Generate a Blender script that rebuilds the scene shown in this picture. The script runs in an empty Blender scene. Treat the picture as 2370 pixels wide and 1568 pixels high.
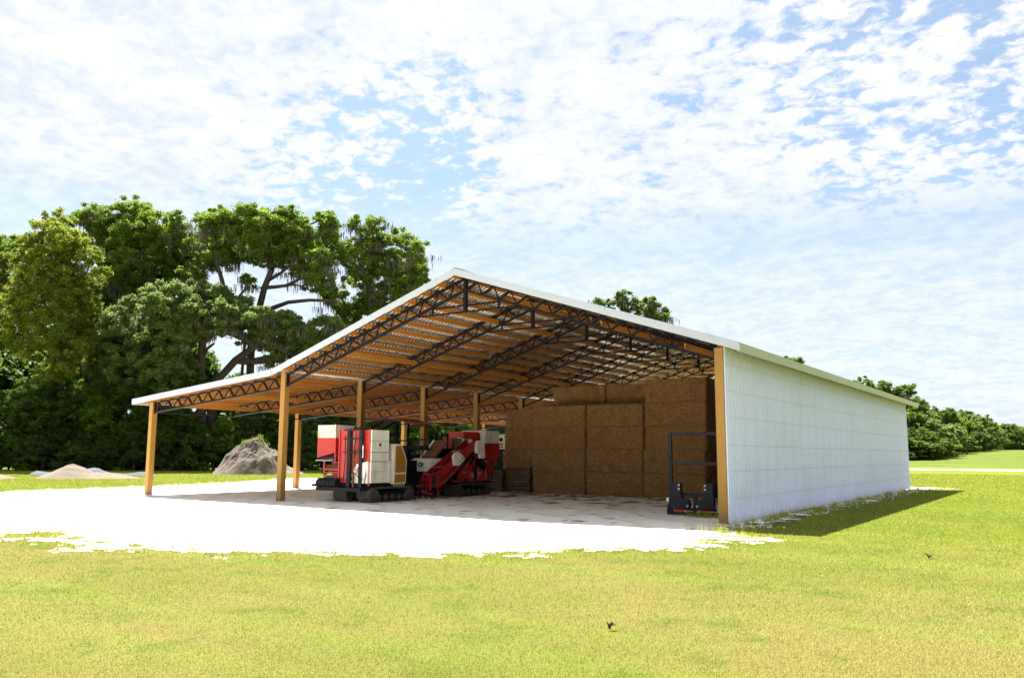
import bpy, math, random
import numpy as np
from mathutils import Vector, Matrix, noise
R = random.Random(7); RS = np.random.RandomState(11)
S = bpy.context.scene; C = S.collection
# ------------------------------------------------------------------ camera
CAM = np.array([6.853, -19.147, 1.61]); F_PX = 1922.2; PITCH = .13707; YAW = .59073; ROLL = -.00505
def cam_axes():
    c, s = math.cos(ROLL), math.sin(ROLL)
    M = []
    for v in ((c, 0, -s), (0, 1, 0), (s, 0, c)):
        x, y, z = v
        cp, sp = math.cos(PITCH), math.sin(PITCH); y, z = cp*y - sp*z, sp*y + cp*z
        cy, sy = math.cos(YAW), math.sin(YAW); x, y = cy*x - sy*y, sy*x + cy*y
        M.append((x, y, z))
    return M
rt, fw, up = cam_axes()
cam = bpy.data.cameras.new('camera'); co = bpy.data.objects.new('camera', cam); C.objects.link(co)
cam.sensor_width = 36; cam.lens = F_PX/2370*36; cam.clip_start = .1; cam.clip_end = 5000
co.matrix_world = Matrix([[rt[0], up[0], -fw[0], CAM[0]], [rt[1], up[1], -fw[1], CAM[1]], [rt[2], up[2], -fw[2], CAM[2]], [0, 0, 0, 1]])
S.camera = co
def at(u, v, D):        # bearing of a spot in the photograph, taken out to its own distance D
    a = np.array(rt)*(u-1185)/F_PX + np.array(fw) - np.array(up)*(v-784)/F_PX
    return CAM + a*D
# ------------------------------------------------------------------ node helpers
def nd(nt, typ, **kw):
    n = nt.nodes.new(typ)
    for k, v in kw.items():
        if k.startswith('i_'):
            key = k[2:]; key = int(key) if key.isdigit() else key.replace('_', ' ')
            if isinstance(v, bpy.types.NodeSocket): nt.links.new(v, n.inputs[key])
            else: n.inputs[key].default_value = v
        else: setattr(n, k, v)
    return n
def math_(nt, op, a, b=0., c=0., clamp=False):
    n = nd(nt, 'ShaderNodeMath', operation=op, use_clamp=clamp)
    for i, v in enumerate((a, b, c)):
        if isinstance(v, bpy.types.NodeSocket): nt.links.new(v, n.inputs[i])
        else: n.inputs[i].default_value = v
    return n.outputs[0]
def mix(nt, f, a, b):
    n = nd(nt, 'ShaderNodeMix', data_type='RGBA')
    for i, v in ((0, f), (6, a), (7, b)):
        if isinstance(v, bpy.types.NodeSocket): nt.links.new(v, n.inputs[i])
        else: n.inputs[i].default_value = v if i == 0 else (*v[:3], 1)
    return n.outputs[2]
def ramp(nt, v, lo, hi, smooth=True):
    n = nd(nt, 'ShaderNodeMapRange', interpolation_type='SMOOTHSTEP' if smooth else 'LINEAR')
    nt.links.new(v, n.inputs[0]); n.inputs[1].default_value = lo; n.inputs[2].default_value = hi
    return n.outputs[0]
def tex_noise(nt, vec, scale, detail=3, rough=.55, mapscale=None, dist=0.):
    if mapscale is not None:
        vec = nd(nt, 'ShaderNodeMapping', i_Vector=vec, i_Scale=mapscale).outputs[0]
    return nd(nt, 'ShaderNodeTexNoise', i_Vector=vec, i_Scale=scale, i_Detail=detail, i_Roughness=rough, i_Distortion=dist).outputs[0]
# ------------------------------------------------------------------ world
SUN_EL = math.radians(62.5); SUN_AZ = math.atan2(.25, -.45)     # direction towards the sun
w = bpy.data.worlds.new('World'); S.world = w; w.use_nodes = True; nt = w.node_tree; nt.nodes.clear()
sky = nd(nt, 'ShaderNodeTexSky', sky_type='NISHITA', sun_disc=False, sun_elevation=SUN_EL,
         sun_rotation=math.pi/2 - SUN_AZ, air_density=1.0, dust_density=1.2, ozone_density=1.0)
tc = nd(nt, 'ShaderNodeTexCoord').outputs['Generated']
sep = nd(nt, 'ShaderNodeSeparateXYZ', i_Vector=tc)
z = math_(nt, 'MAXIMUM', sep.outputs[2], .0)
zz = math_(nt, 'ADD', z, .16)
p = nd(nt, 'ShaderNodeCombineXYZ', i_X=math_(nt, 'DIVIDE', sep.outputs[0], zz), i_Y=math_(nt, 'DIVIDE', sep.outputs[1], zz)).outputs[0]
n_big = tex_noise(nt, p, 1.1, 3, .5)
n_mid = tex_noise(nt, p, 6.0, 4, .62, dist=.4)
n_puff = tex_noise(nt, p, 19.0, 5, .62, dist=.35)
n_wisp = tex_noise(nt, p, 2.2, 5, .6, mapscale=(1.0, 3.2, 1), dist=.6)
def spot(u, v, lo, hi):
    d = at(u, v, 1) - CAM; d /= np.linalg.norm(d)
    n = nd(nt, 'ShaderNodeVectorMath', operation='DOT_PRODUCT'); nt.links.new(tc, n.inputs[0]); n.inputs[1].default_value = d
    return ramp(nt, n.outputs['Value'], lo, hi)
dens = math_(nt, 'MULTIPLY_ADD', n_mid, .8, math_(nt, 'MULTIPLY', n_puff, .95))
dens = math_(nt, 'MULTIPLY_ADD', n_big, .45, dens)
for u, v, lo, hi, k in ((800, 330, .975, .9998, -.25), (880, 430, .985, .9995, -.12), (2130, 170, .978, .999, -.2), (1550, 250, .985, .9998, -.05),
                        (300, 150, .93, .995, .2), (1050, 80, .95, .995, .16), (1900, 430, .96, .999, .14), (1250, 520, .985, .9995, -.03)):
    dens = math_(nt, 'MULTIPLY_ADD', spot(u, v, lo, hi), k, dens)
cov = ramp(nt, dens, .84, 1.10)
low = ramp(nt, sep.outputs[2], .33, .17)                 # puffs give way to a thin veil low down
veil = math_(nt, 'MULTIPLY', math_(nt, 'MULTIPLY_ADD', ramp(nt, n_wisp, .3, .75), .15, .70), 1.0)
cov = math_(nt, 'MULTIPLY', cov, math_(nt, 'SUBTRACT', 1.0, math_(nt, 'MULTIPLY', low, .88)))
cov = math_(nt, 'MAXIMUM', cov, math_(nt, 'MULTIPLY', veil, math_(nt, 'MULTIPLY_ADD', low, .64, .36)))
shade = ramp(nt, math_(nt, 'MULTIPLY_ADD', n_puff, .5, math_(nt, 'MULTIPLY', n_mid, .5)), .36, .62)
cloud = mix(nt, shade, (3.15, 3.45, 3.95), (4.1, 4.17, 4.25))
SKYC = nd(nt, 'ShaderNodeVectorMath', operation='MULTIPLY'); nt.links.new(sky.outputs[0], SKYC.inputs[0]); SKYC.inputs[1].default_value = (.56, .67, .70)
col = mix(nt, cov, SKYC.outputs[0], cloud)
bg = nd(nt, 'ShaderNodeBackground', i_Color=col, i_Strength=.05)
nt.links.new(bg.outputs[0], nd(nt, 'ShaderNodeOutputWorld').inputs[0])
# ------------------------------------------------------------------ sun, exposure
sl = bpy.data.lights.new('sun', 'SUN'); sl.energy = 5.0; sl.angle = math.radians(.55); sl.color = (1, .965, .9)
so = bpy.data.objects.new('sun', sl); C.objects.link(so)
so.rotation_euler = Vector((-.45, .25, 1.)).to_track_quat('Z', 'Y').to_euler(); so.location = (-40, 20, 80)
S.view_settings.view_transform = 'Standard'; S.view_settings.look = 'None'; S.view_settings.gamma = 1
S.view_settings.use_curve_mapping = False; S.view_settings.exposure = 2.35
S.cycles.max_bounces = 8; S.cycles.diffuse_bounces = 5; S.cycles.transparent_max_bounces = 4
S.cycles.use_denoising = True
# ------------------------------------------------------------------ materials
def new_mat(name):
    m = bpy.data.materials.new(name); m.use_nodes = True; nt = m.node_tree
    b = nt.nodes['Principled BSDF']; return m, nt, b
def coords(nt, kind='Object'): return nd(nt, 'ShaderNodeTexCoord').outputs[kind]
def setc(nt, b, key, v):
    if isinstance(v, bpy.types.NodeSocket): nt.links.new(v, b.inputs[key])
    else: b.inputs[key].default_value = (*v, 1) if isinstance(v, tuple) and len(v) == 3 else v
def bump(nt, b, h, s, d=.02):
    nt.links.new(nd(nt, 'ShaderNodeBump', i_Strength=s, i_Distance=d, i_Height=h).outputs[0], b.inputs['Normal'])
def paint(name, c, dirt=(.1, .07, .04), amt=.45, rough=.42, metal=0., scale=3., spec=.5):
    m, nt, b = new_mat(name); v = coords(nt)
    n1 = tex_noise(nt, v, scale, 6, .65); n2 = tex_noise(nt, v, scale*2.2, 5, .6, mapscale=(1, 1, .18))
    f = math_(nt, 'MULTIPLY', ramp(nt, math_(nt, 'MULTIPLY_ADD', n1, .5, math_(nt, 'MULTIPLY', n2, .5)), .48, .72), amt)
    setc(nt, b, 'Base Color', mix(nt, f, c, dirt)); setc(nt, b, 'Metallic', metal); setc(nt, b, 'Specular IOR Level', spec)
    setc(nt, b, 'Roughness', math_(nt, 'MULTIPLY_ADD', n1, .3, rough-.12)); bump(nt, b, n1, .12, .01)
    return m
def wood(name, a, c, grain, mark=(.12, .06, .02)):
    m, nt, b = new_mat(name); v = coords(nt)
    oi = nd(nt, 'ShaderNodeObjectInfo').outputs['Random']
    vv = nd(nt, 'ShaderNodeVectorMath', operation='ADD', i_0=v); nt.links.new(math_(nt, 'MULTIPLY', oi, 37.), vv.inputs[1])
    g = tex_noise(nt, vv.outputs[0], 14., 6, .7, mapscale=grain, dist=1.2)
    big = tex_noise(nt, vv.outputs[0], 1.3, 3, .5)
    col = mix(nt, ramp(nt, g, .3, .75), a, c)
    col = mix(nt, ramp(nt, big, .45, .8), col, tuple(x*.78 for x in a))
    tint = math_(nt, 'MULTIPLY_ADD', oi, .35, .82)
    tn = nd(nt, 'ShaderNodeVectorMath', operation='SCALE', i_0=col); nt.links.new(tint, tn.inputs['Scale'])
    if name == 'treated_pine':
        pz = nd(nt, 'ShaderNodeSeparateXYZ', i_Vector=v).outputs[2]; fo = ramp(nt, math_(nt, 'MULTIPLY_ADD', g, .5, math_(nt, 'MULTIPLY', pz, -.9)), -.15, .25)
        big2 = math_(nt, 'MULTIPLY', fo, .6); bz = (.15, .11, .06)
        sc0 = mix(nt, big2, tn.outputs[0], bz)
    else: sc0 = tn.outputs[0]
    kn = nd(nt, 'ShaderNodeTexVoronoi', i_Vector=vv.outputs[0], i_Scale=2.3, i_Randomness=1.)
    kf = math_(nt, 'MULTIPLY', ramp(nt, kn.outputs['Distance'], .07, .035), .75)
    setc(nt, b, 'Base Color', mix(nt, kf, sc0, mark)); setc(nt, b, 'Roughness', .75); bump(nt, b, g, .35, .004)
    return m
M = {}
M['post'] = wood('treated_pine', (.34, .185, .034), (.22, .11, .018), (3, 3, .22))
M['purlin'] = wood('purlin_pine', (.52, .225, .030), (.36, .135, .016), (3, .22, 3))
M['black'] = paint('black_steel', (.005, .005, .007), (.016, .011, .009), .3, .62, spec=.16)
M['blackp'] = paint('black_paint_worn', (.010, .012, .018), (.12, .09, .07), .2, .55, scale=7, spec=.22)
M['white'] = paint('white_paint', (.74, .72, .62), (.33, .25, .13), .6, .4)
M['red'] = paint('red_paint', (.52, .028, .018), (.16, .02, .01), .6, .38)
M['redshade'] = paint('shade_toned_red_paint', (.36, .014, .014), (.10, .015, .01), .6, .38)  # red_paint darkened; dimmer light on the elevator machine put into the colour
M['rust'] = paint('rusty_brown_paint', (.2, .08, .045), (.09, .05, .03), .6, .85, spec=.15)
M['amber'] = paint('amber_panel', (.34, .145, .014), (.16, .07, .012), .7, .3, scale=5)
M['rubber'] = paint('track_rubber', (.045, .04, .034), (.22, .17, .12), .8, .8, scale=9)
M['steelg'] = paint('grey_metal', (.3, .3, .3), (.1, .09, .08), .5, .4, .5)
M['tarp'] = paint('grey_sheet', (.075, .08, .095), (.05, .05, .05), .5, .9, spec=.1)
M['pallet'] = wood('pallet_wood', (.15, .10, .055), (.08, .052, .03), (.25, 3, 3))
M['trim'] = paint('white_trim_metal', (.38, .415, .47), (.6, .6, .58), .1, .35)
def metal_sheet(name, c, metal, rough, streak):
    m, nt, b = new_mat(name); v = coords(nt)
    n = tex_noise(nt, v, 2.2, 4, .6, mapscale=streak)
    col = mix(nt, math_(nt, 'MULTIPLY', ramp(nt, n, .45, .8), .25), c, tuple(x*.75 for x in c))
    gp = nd(nt, 'ShaderNodeNewGeometry').outputs['Position']; wz = nd(nt, 'ShaderNodeSeparateXYZ', i_Vector=gp).outputs[2]
    sp = math_(nt, 'MULTIPLY_ADD', tex_noise(nt, gp, 5., 5, .7), .55, math_(nt, 'MULTIPLY', wz, -.75))
    col = mix(nt, math_(nt, 'MULTIPLY', ramp(nt, sp, .05, .32), .55), col, (.42, .37, .28))
    big = tex_noise(nt, gp, .7, 3, .5); col = mix(nt, math_(nt, 'MULTIPLY', ramp(nt, big, .45, .7), .12), col, (.5, .5, .48))
    setc(nt, b, 'Base Color', col)
    setc(nt, b, 'Metallic', metal); setc(nt, b, 'Roughness', math_(nt, 'MULTIPLY_ADD', n, .2, rough-.1)); return m
M['wall'] = metal_sheet('white_wall_sheet', (.70, .74, .95), 0., .35, (1, 1, .12))
M['roof'] = metal_sheet('galvanised_roof_sheet', (.27, .24, .205), .85, .27, (.2, 1, 1))
M['screw'] = paint('screw_metal', (.22, .24, .27), (.1, .1, .1), .4, .4, .4)
# hay
m, nt, b = new_mat('hay'); v = coords(nt); oi = nd(nt, 'ShaderNodeObjectInfo').outputs['Random']
vv = nd(nt, 'ShaderNodeVectorMath', operation='ADD', i_0=v); nt.links.new(math_(nt, 'MULTIPLY', oi, 53.), vv.outputs[0].node.inputs[1])
g1 = tex_noise(nt, vv.outputs[0], 10., 6, .78, mapscale=(.8, 1, 5.), dist=.7)
g2 = tex_noise(nt, vv.outputs[0], 2.4, 4, .6); g3 = tex_noise(nt, vv.outputs[0], 46., 3, .7, mapscale=(.6, 1, 2.2))
col = mix(nt, ramp(nt, g1, .3, .72), (.065, .029, .008), (.54, .285, .092)); col = mix(nt, math_(nt, 'MULTIPLY', ramp(nt, g2, .42, .75), .5), col, (.12, .07, .024))
col = mix(nt, math_(nt, 'MULTIPLY', ramp(nt, g3, .5, .75), .6), col, (.62, .42, .17))
setc(nt, b, 'Base Color', col); setc(nt, b, 'Roughness', .9)
bump(nt, b, math_(nt, 'ADD', g1, math_(nt, 'MULTIPLY', g3, .6)), .9, .035); M['hay'] = m
# lawn colours, shared by the ground under the blades and by the blades
def lawn_colour(nt, pos):
    a = tex_noise(nt, pos, .23, 4, .6); b_ = tex_noise(nt, pos, 1.1, 6, .72); c = tex_noise(nt, pos, 9., 4, .7)
    col = mix(nt, ramp(nt, a, .35, .65), (.325, .325, .062), (.405, .35, .10))
    sy = nd(nt, 'ShaderNodeSeparateXYZ', i_Vector=pos).outputs[1]; dry = ramp(nt, sy, 1., -12.)
    col = mix(nt, dry, mix(nt, ramp(nt, a, .35, .65), (.245, .30, .022), (.32, .33, .036)), col)
    col = mix(nt, math_(nt, 'MULTIPLY', ramp(nt, sy, 80, 100), .75), col, (.145, .195, .03))
    dr2 = math_(nt, 'MULTIPLY_ADD', dry, .7, .3)
    col = mix(nt, math_(nt, 'MULTIPLY', math_(nt, 'MULTIPLY', ramp(nt, b_, .50, .72), .42), dr2), col, (.36, .29, .10))
    col = mix(nt, math_(nt, 'MULTIPLY', ramp(nt, b_, .50, .34), .6), col, (.16, .235, .02))
    col = mix(nt, math_(nt, 'MULTIPLY', ramp(nt, math_(nt, 'MULTIPLY_ADD', c, .5, math_(nt, 'MULTIPLY', b_, .5)), .56, .68), math_(nt, 'MULTIPLY', dr2, .36)), col, (.42, .31, .16))
    return col, b_, c
SANDC = ((.86, .82, .74), (.75, .70, .61))
def sand_colour(nt, pos):
    a = tex_noise(nt, pos, .5, 5, .65); b_ = tex_noise(nt, pos, 7., 5, .7); c = tex_noise(nt, pos, 60., 3, .7)
    col = mix(nt, ramp(nt, a, .4, .75), SANDC[0], SANDC[1])
    col = mix(nt, math_(nt, 'MULTIPLY', ramp(nt, b_, .55, .75), .4), col, (.42, .35, .26))
    col = mix(nt, math_(nt, 'MULTIPLY', ramp(nt, c, .6, .72), .35), col, (.30, .25, .19)); return col, b_, c
m, nt, b = new_mat('lawn_ground'); pos = nd(nt, 'ShaderNodeNewGeometry').outputs['Position']
col, nb, nc = lawn_colour(nt, pos); sc, _, _ = sand_colour(nt, pos)
mt = nd(nt, 'ShaderNodeMix', data_type='RGBA', blend_type='MULTIPLY', i_0=1.); nt.links.new(col, mt.inputs[6]); mt.inputs[7].default_value = (.37, .385, .36, 1); col = mt.outputs[2]  # ground darkened all over, standing in for shade among the blades
sd = nd(nt, 'ShaderNodeAttribute', attribute_name='sand').outputs['Fac']
pat = math_(nt, 'MULTIPLY_ADD', tex_noise(nt, pos, 2.6, 5, .7), 1.0, math_(nt, 'MULTIPLY', sd, .42))
col = mix(nt, ramp(nt, pat, .60, .70), col, sc)
gd = nd(nt, 'ShaderNodeVectorMath', operation='SCALE', i_0=col); gd.inputs['Scale'].default_value = 1.0
col = gd.outputs[0]; stripes = tex_noise(nt, pos, .35, 2, .5, mapscale=(.25, 2.2, 1))
col = mix(nt, math_(nt, 'MULTIPLY', ramp(nt, stripes, .45, .62), .25), col, (.14, .22, .02))
setc(nt, b, 'Base Color', col); setc(nt, b, 'Roughness', .95); setc(nt, b, 'Specular IOR Level', .1)
fine = tex_noise(nt, pos, 30., 3, .8)
bump(nt, b, math_(nt, 'ADD', math_(nt, 'ADD', nb, nc), fine), 1.0, .05); M['lawn'] = m
m, nt, b = new_mat('sand'); pos = nd(nt, 'ShaderNodeNewGeometry').outputs['Position']
col, nb, nc = sand_colour(nt, pos)
rut = nd(nt, 'ShaderNodeTexWave', i_Vector=pos, i_Scale=.32, i_Distortion=5.5, i_Detail=3., i_Detail_Scale=1.2, wave_type='BANDS', bands_direction='DIAGONAL').outputs['Fac']
col = mix(nt, math_(nt, 'MULTIPLY', ramp(nt, rut, .8, .97), .3), col, (.46, .39, .30))
setc(nt, b, 'Base Color', col); setc(nt, b, 'Roughness', .95); setc(nt, b, 'Specular IOR Level', .1)
bump(nt, b, math_(nt, 'ADD', math_(nt, 'MULTIPLY', nb, 1.), math_(nt, 'MULTIPLY_ADD', nc, .3, math_(nt, 'MULTIPLY', rut, .8))), .7, .05); M['sand'] = m
m, nt, b = new_mat('grass_blade'); pos = nd(nt, 'ShaderNodeNewGeometry').outputs['Position']
col, nb, nc = lawn_colour(nt, pos); rnd = nd(nt, 'ShaderNodeNewGeometry').outputs['Random Per Island']
col = mix(nt, math_(nt, 'MULTIPLY', ramp(nt, rnd, .55, 1.), .4), col, (.40, .34, .12)); col = mix(nt, math_(nt, 'MULTIPLY', ramp(nt, rnd, .35, 0.), .35), col, (.10, .17, .015))
setc(nt, b, 'Base Color', col); setc(nt, b, 'Roughness', .6); setc(nt, b, 'Specular IOR Level', .2)
tr = nd(nt, 'ShaderNodeBsdfTranslucent', i_Color=col); ms = nd(nt, 'ShaderNodeMixShader', i_0=.35)
nt.links.new(b.outputs[0], ms.inputs[1]); nt.links.new(tr.outputs[0], ms.inputs[2]); nt.links.new(ms.outputs[0], nt.nodes['Material Output'].inputs[0]); M['blade'] = m
def leafmat(name, dark, light, tip=None, tamt=.3):
    m, nt, b = new_mat(name); pos = nd(nt, 'ShaderNodeNewGeometry').outputs['Position']
    rnd = nd(nt, 'ShaderNodeNewGeometry').outputs['Random Per Island']
    n = tex_noise(nt, pos, .55, 3, .6); col = mix(nt, ramp(nt, math_(nt, 'MULTIPLY_ADD', rnd, .35, math_(nt, 'MULTIPLY', n, .8)), .35, .78), dark, light)
    if tip: col = mix(nt, math_(nt, 'MULTIPLY', ramp(nt, math_(nt, 'ADD', n, math_(nt, 'MULTIPLY', rnd, .3)), .55, .8), tamt), col, tip)
    setc(nt, b, 'Base Color', col); setc(nt, b, 'Roughness', .55); setc(nt, b, 'Specular IOR Level', .22)
    tr = nd(nt, 'ShaderNodeBsdfTranslucent', i_Color=col); ms = nd(nt, 'ShaderNodeMixShader', i_0=.48)
    nt.links.new(b.outputs[0], ms.inputs[1]); nt.links.new(tr.outputs[0], ms.inputs[2]); nt.links.new(ms.outputs[0], nt.nodes['Material Output'].inputs[0]); return m
M['oak'] = leafmat('oak_leaves', (.09, .145, .018), (.205, .30, .034))
M['maple'] = leafmat('maple_leaves', (.105, .155, .014), (.23, .31, .026), (.26, .19, .03), .4)
M['greyoak'] = leafmat('grey_green_leaves', (.10, .15, .035), (.20, .27, .07))
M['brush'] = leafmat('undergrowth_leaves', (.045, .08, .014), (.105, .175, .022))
M['bright'] = leafmat('bright_undergrowth_leaves', (.09, .16, .012), (.19, .30, .022))  # lighter copy of undergrowth_leaves; sunlight on some shrubs put into leaf colour
M['far'] = leafmat('far_leaves', (.065, .115, .014), (.14, .20, .022))
M['moss'] = paint('spanish_moss', (.17, .15, .12), (.10, .09, .065), .5, .95)
M['bark'] = paint('bark', (.065, .05, .04), (.03, .024, .018), .8, .95, scale=5)
M['dirt'] = paint('dirt', (.10, .077, .058), (.058, .043, .03), .8, .95, scale=2)
M['pile'] = paint('pale_sand_heap', (.105, .082, .058), (.075, .058, .04), .6, .95, scale=4)
M['rock'] = paint('pale_rock', (.62, .57, .50), (.4, .34, .27), .6, .9, scale=8)
M['straw'] = paint('straw', (.42, .27, .11), (.2, .12, .05), .4, .9)
M['litter'] = paint('hay_litter', (.21, .135, .07), (.11, .07, .035), .6, .95, scale=12)
# ------------------------------------------------------------------ mesh helpers
WL = {}
def link(name, me, mat=None, parent=None, loc=None):
    o = bpy.data.objects.new(name, me); C.objects.link(o)
    if mat and me and not me.materials: me.materials.append(M[mat])
    if parent is not None: o.parent = parent
    if loc is not None: o.location = loc
    return o
def tag(o, label=None, cat=None, group=None, kind=None):
    for k, v in (('label', label), ('category', cat), ('group', group), ('kind', kind)):
        if v: o[k] = v
    return o
def empty(name, loc, label, cat, group=None):
    o = bpy.data.objects.new(name, None); C.objects.link(o); o.location = loc; o.empty_display_size = .3
    WL[o.name] = Vector(loc); return tag(o, label, cat, group)
class MB:
    def __init__(s): s.v = []; s.f = []
    def add(s, vs, fs):
        k = len(s.v); s.v += [tuple(a) for a in vs]; s.f += [tuple(i+k for i in f) for f in fs]; return s
    def box(s, a, b):       # two opposite corners
        x0, y0, z0 = a; x1, y1, z1 = b
        return s.add([(x0, y0, z0), (x1, y0, z0), (x1, y1, z0), (x0, y1, z0), (x0, y0, z1), (x1, y0, z1), (x1, y1, z1), (x0, y1, z1)],
                     [(3, 2, 1, 0), (4, 5, 6, 7), (0, 1, 5, 4), (1, 2, 6, 5), (2, 3, 7, 6), (3, 0, 4, 7)])
    def bar(s, p, q, w, h=None, upv=(0, 0, 1)):
        p, q = Vector(p), Vector(q); d = (q-p).normalized(); u = Vector(upv)
        if abs(d.dot(u)) > .97: u = Vector((0, 1, 0))
        sd = d.cross(u).normalized()*w/2; u2 = sd.cross(d).normalized()*(h or w)/2
        return s.add([p-sd-u2, p+sd-u2, p+sd+u2, p-sd+u2, q-sd-u2, q+sd-u2, q+sd+u2, q-sd+u2],
                     [(0, 1, 2, 3), (7, 6, 5, 4), (4, 5, 1, 0), (5, 6, 2, 1), (6, 7, 3, 2), (7, 4, 0, 3)])
    def tube(s, pts, rad, n=8, cap=True):
        pts = [Vector(p) for p in pts]; rad = rad if isinstance(rad, (list, tuple)) else [rad]*len(pts)
        k = len(s.v); prev = None
        for i, p in enumerate(pts):
            d = (pts[min(i+1, len(pts)-1)] - pts[max(i-1, 0)]).normalized()
            a = prev - d*prev.dot(d) if prev is not None and (prev - d*prev.dot(d)).length > .1 else d.orthogonal()
            a.normalize(); prev = a; b = d.cross(a)
            for j in range(n):
                t = 2*math.pi*j/n; s.v.append(tuple(p + (a*math.cos(t) + b*math.sin(t))*rad[i]))
        for i in range(len(pts)-1):
            for j in range(n):
                s.f.append((k+i*n+j, k+i*n+(j+1) % n, k+(i+1)*n+(j+1) % n, k+(i+1)*n+j))
        if cap: s.f.append(tuple(k+j for j in range(n))[::-1]); s.f.append(tuple(k+(len(pts)-1)*n+j for j in range(n)))
        return s
    def prism(s, poly, axis, a, b):    # poly in the other two coordinates, extruded along axis from a to b
        n = len(poly)
        def P(c, t): return {'x': (t, c[0], c[1]), 'y': (c[0], t, c[1]), 'z': (c[0], c[1], t)}[axis]
        vs = [P(c, a) for c in poly] + [P(c, b) for c in poly]
        return s.add(vs, [tuple(range(n))[::-1], tuple(range(n, 2*n))] + [(i, (i+1) % n, n+(i+1) % n, n+i) for i in range(n)])
    def mesh(s, name, off=None, smooth=False):
        me = bpy.data.meshes.new(name); vs = s.v
        if off is not None: vs = [(x-off[0], y-off[1], z-off[2]) for x, y, z in vs]
        me.from_pydata(vs, [], s.f); me.update()
        if smooth:
            for p_ in me.polygons: p_.use_smooth = True
        return me
    def build(s, name, mat, parent=None, smooth=False, label=None, kind=None, off=None):
        if parent is not None and off is None: off = WL.get(parent.name, Vector())
        o = link(name, s.mesh(name, off, smooth), mat, parent); WL[o.name] = Vector(off) if off is not None else Vector()
        return tag(o, label, None, None, kind)
def fast_mesh(name, V, n):      # V: (faces*n, 3), each face its own n vertices
    V = np.ascontiguousarray(V, dtype=np.float32); nv = len(V); nf = nv//n
    me = bpy.data.meshes.new(name); me.vertices.add(nv); me.vertices.foreach_set('co', V.ravel())
    me.loops.add(nv); me.loops.foreach_set('vertex_index', np.arange(nv, dtype=np.int32))
    me.polygons.add(nf); me.polygons.foreach_set('loop_start', np.arange(0, nv, n, dtype=np.int32))
    me.update(calc_edges=True); return me
def grid_mesh(name, xs, ys, zf):
    X, Y = np.meshgrid(xs, ys); Z = zf(X, Y); nx, ny = len(xs), len(ys)
    V = np.stack([X, Y, Z], -1).reshape(-1, 3)
    i = np.arange(nx*ny).reshape(ny, nx); Fc = np.stack([i[:-1, :-1], i[:-1, 1:], i[1:, 1:], i[1:, :-1]], -1).reshape(-1, 4)
    me = bpy.data.meshes.new(name); me.from_pydata(V.tolist(), [], Fc.tolist()); me.update()
    for p_ in me.polygons: p_.use_smooth = True
    return me, V
# ------------------------------------------------------------------ terrain
def terrain(x, y):
    return np.interp(y, [-3000, 84, 92, 122, 160, 200, 265, 3000], [0, 0, .25, 1.67, 2.5, 3.0, 3.25, 3.3])
YARD = np.array([(-14, -24), (-11.4, -10.9), (-9.2, -10.3), (-6.65, -10.6), (-5, -10.3), (-3.8, -9.9), (-3, -9.2), (-1.7, -8.6), (-.8, -7.5), (.3, -6),
        (.9, -5.1), (1.55, -3.0), (.8, -1.0), (.35, .2), (.25, 26), (1.5, 27.2), (1.1, 28.2), (-1, 29), (-30, 30), (-33.5, 17), (-31, 10), (-29.6, 4), (-28.6, -2.6), (-33, -24)], float)
def yard_sd(x, y):      # > 0 inside the sand yard
    x = np.asarray(x, float); y = np.asarray(y, float); d = np.full(x.shape, 1e9); ins = np.zeros(x.shape, bool)
    for (ax, ay), (bx, by) in zip(YARD, np.roll(YARD, -1, 0)):
        ex, ey = bx-ax, by-ay; t = np.clip(((x-ax)*ex + (y-ay)*ey)/(ex*ex+ey*ey), 0, 1)
        d = np.minimum(d, np.hypot(x-ax-t*ex, y-ay-t*ey))
        with np.errstate(divide='ignore', invalid='ignore'):
            ins ^= ((ay > y) != (by > y)) & (x < (bx-ax)*(y-ay)/(by-ay+1e-12)+ax)
    return np.where(ins, d, -d)
def vnoise(x, y, s):
    f = np.vectorize(lambda a, b: noise.noise(Vector((a*s, b*s, .37))))
    return f(x, y)
def sand_field(x, y):   # ragged: positive where bare sand shows
    sd = yard_sd(x, y); m = np.abs(sd) < 4; out = np.array(sd)
    if m.any():
        xm, ym = x[m], y[m]; k = 1 + .9*np.clip((-5-xm)/4, 0, 1); out[m] += k*(.8*vnoise(xm, ym, .55) + .7*vnoise(xm, ym*1.6, 1.9) + .5*vnoise(xm, ym, 6.) + .25*vnoise(xm, ym, 14.))
    return out
xs = np.unique(np.concatenate([np.linspace(-2500, -120, 12), np.arange(-120, -50, 7.), np.arange(-50, 16, .5), np.arange(16, 60, 4.), np.linspace(60, 2500, 14)]))
ys = np.unique(np.concatenate([np.linspace(-1500, -40, 8), np.arange(-40, -22, 3.), np.arange(-22, 34, .5), np.arange(34, 84, 5), np.arange(84, 300, 6.), np.linspace(300, 3500, 14)]))
me, V = grid_mesh('lawn', xs, ys, terrain)
sdv = np.clip(yard_sd(V[:, 0], V[:, 1]), -3, 3)
# thin bare strips: along the wall foot, left of the drive
X_, Y_ = V[:, 0], V[:, 1]
strip = np.exp(-((X_-.75)/.42)**2)*((Y_ > -.5) & (Y_ < 26)) * .42 + np.exp(-((X_-1.3)/.9)**2-((Y_-27.6)/.9)**2)*.9
left = np.exp(-(((X_+36.)/6.)**2) - ((Y_-6)/9.)**2)*.75
back = np.exp(-(((X_+44.)/5.)**2) - ((Y_-10)/6.)**2)*.7
att = me.attributes.new('sand', 'FLOAT', 'POINT')
att.data.foreach_set('value', (np.clip(sdv*.45+.1, -1.2, 1.) + (strip*1.0+left*.75)).astype(np.float32))
lawn = link('lawn', me, 'lawn'); tag(lawn, 'wide mown yellow-green lawn around the open barn', kind='structure')
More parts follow.
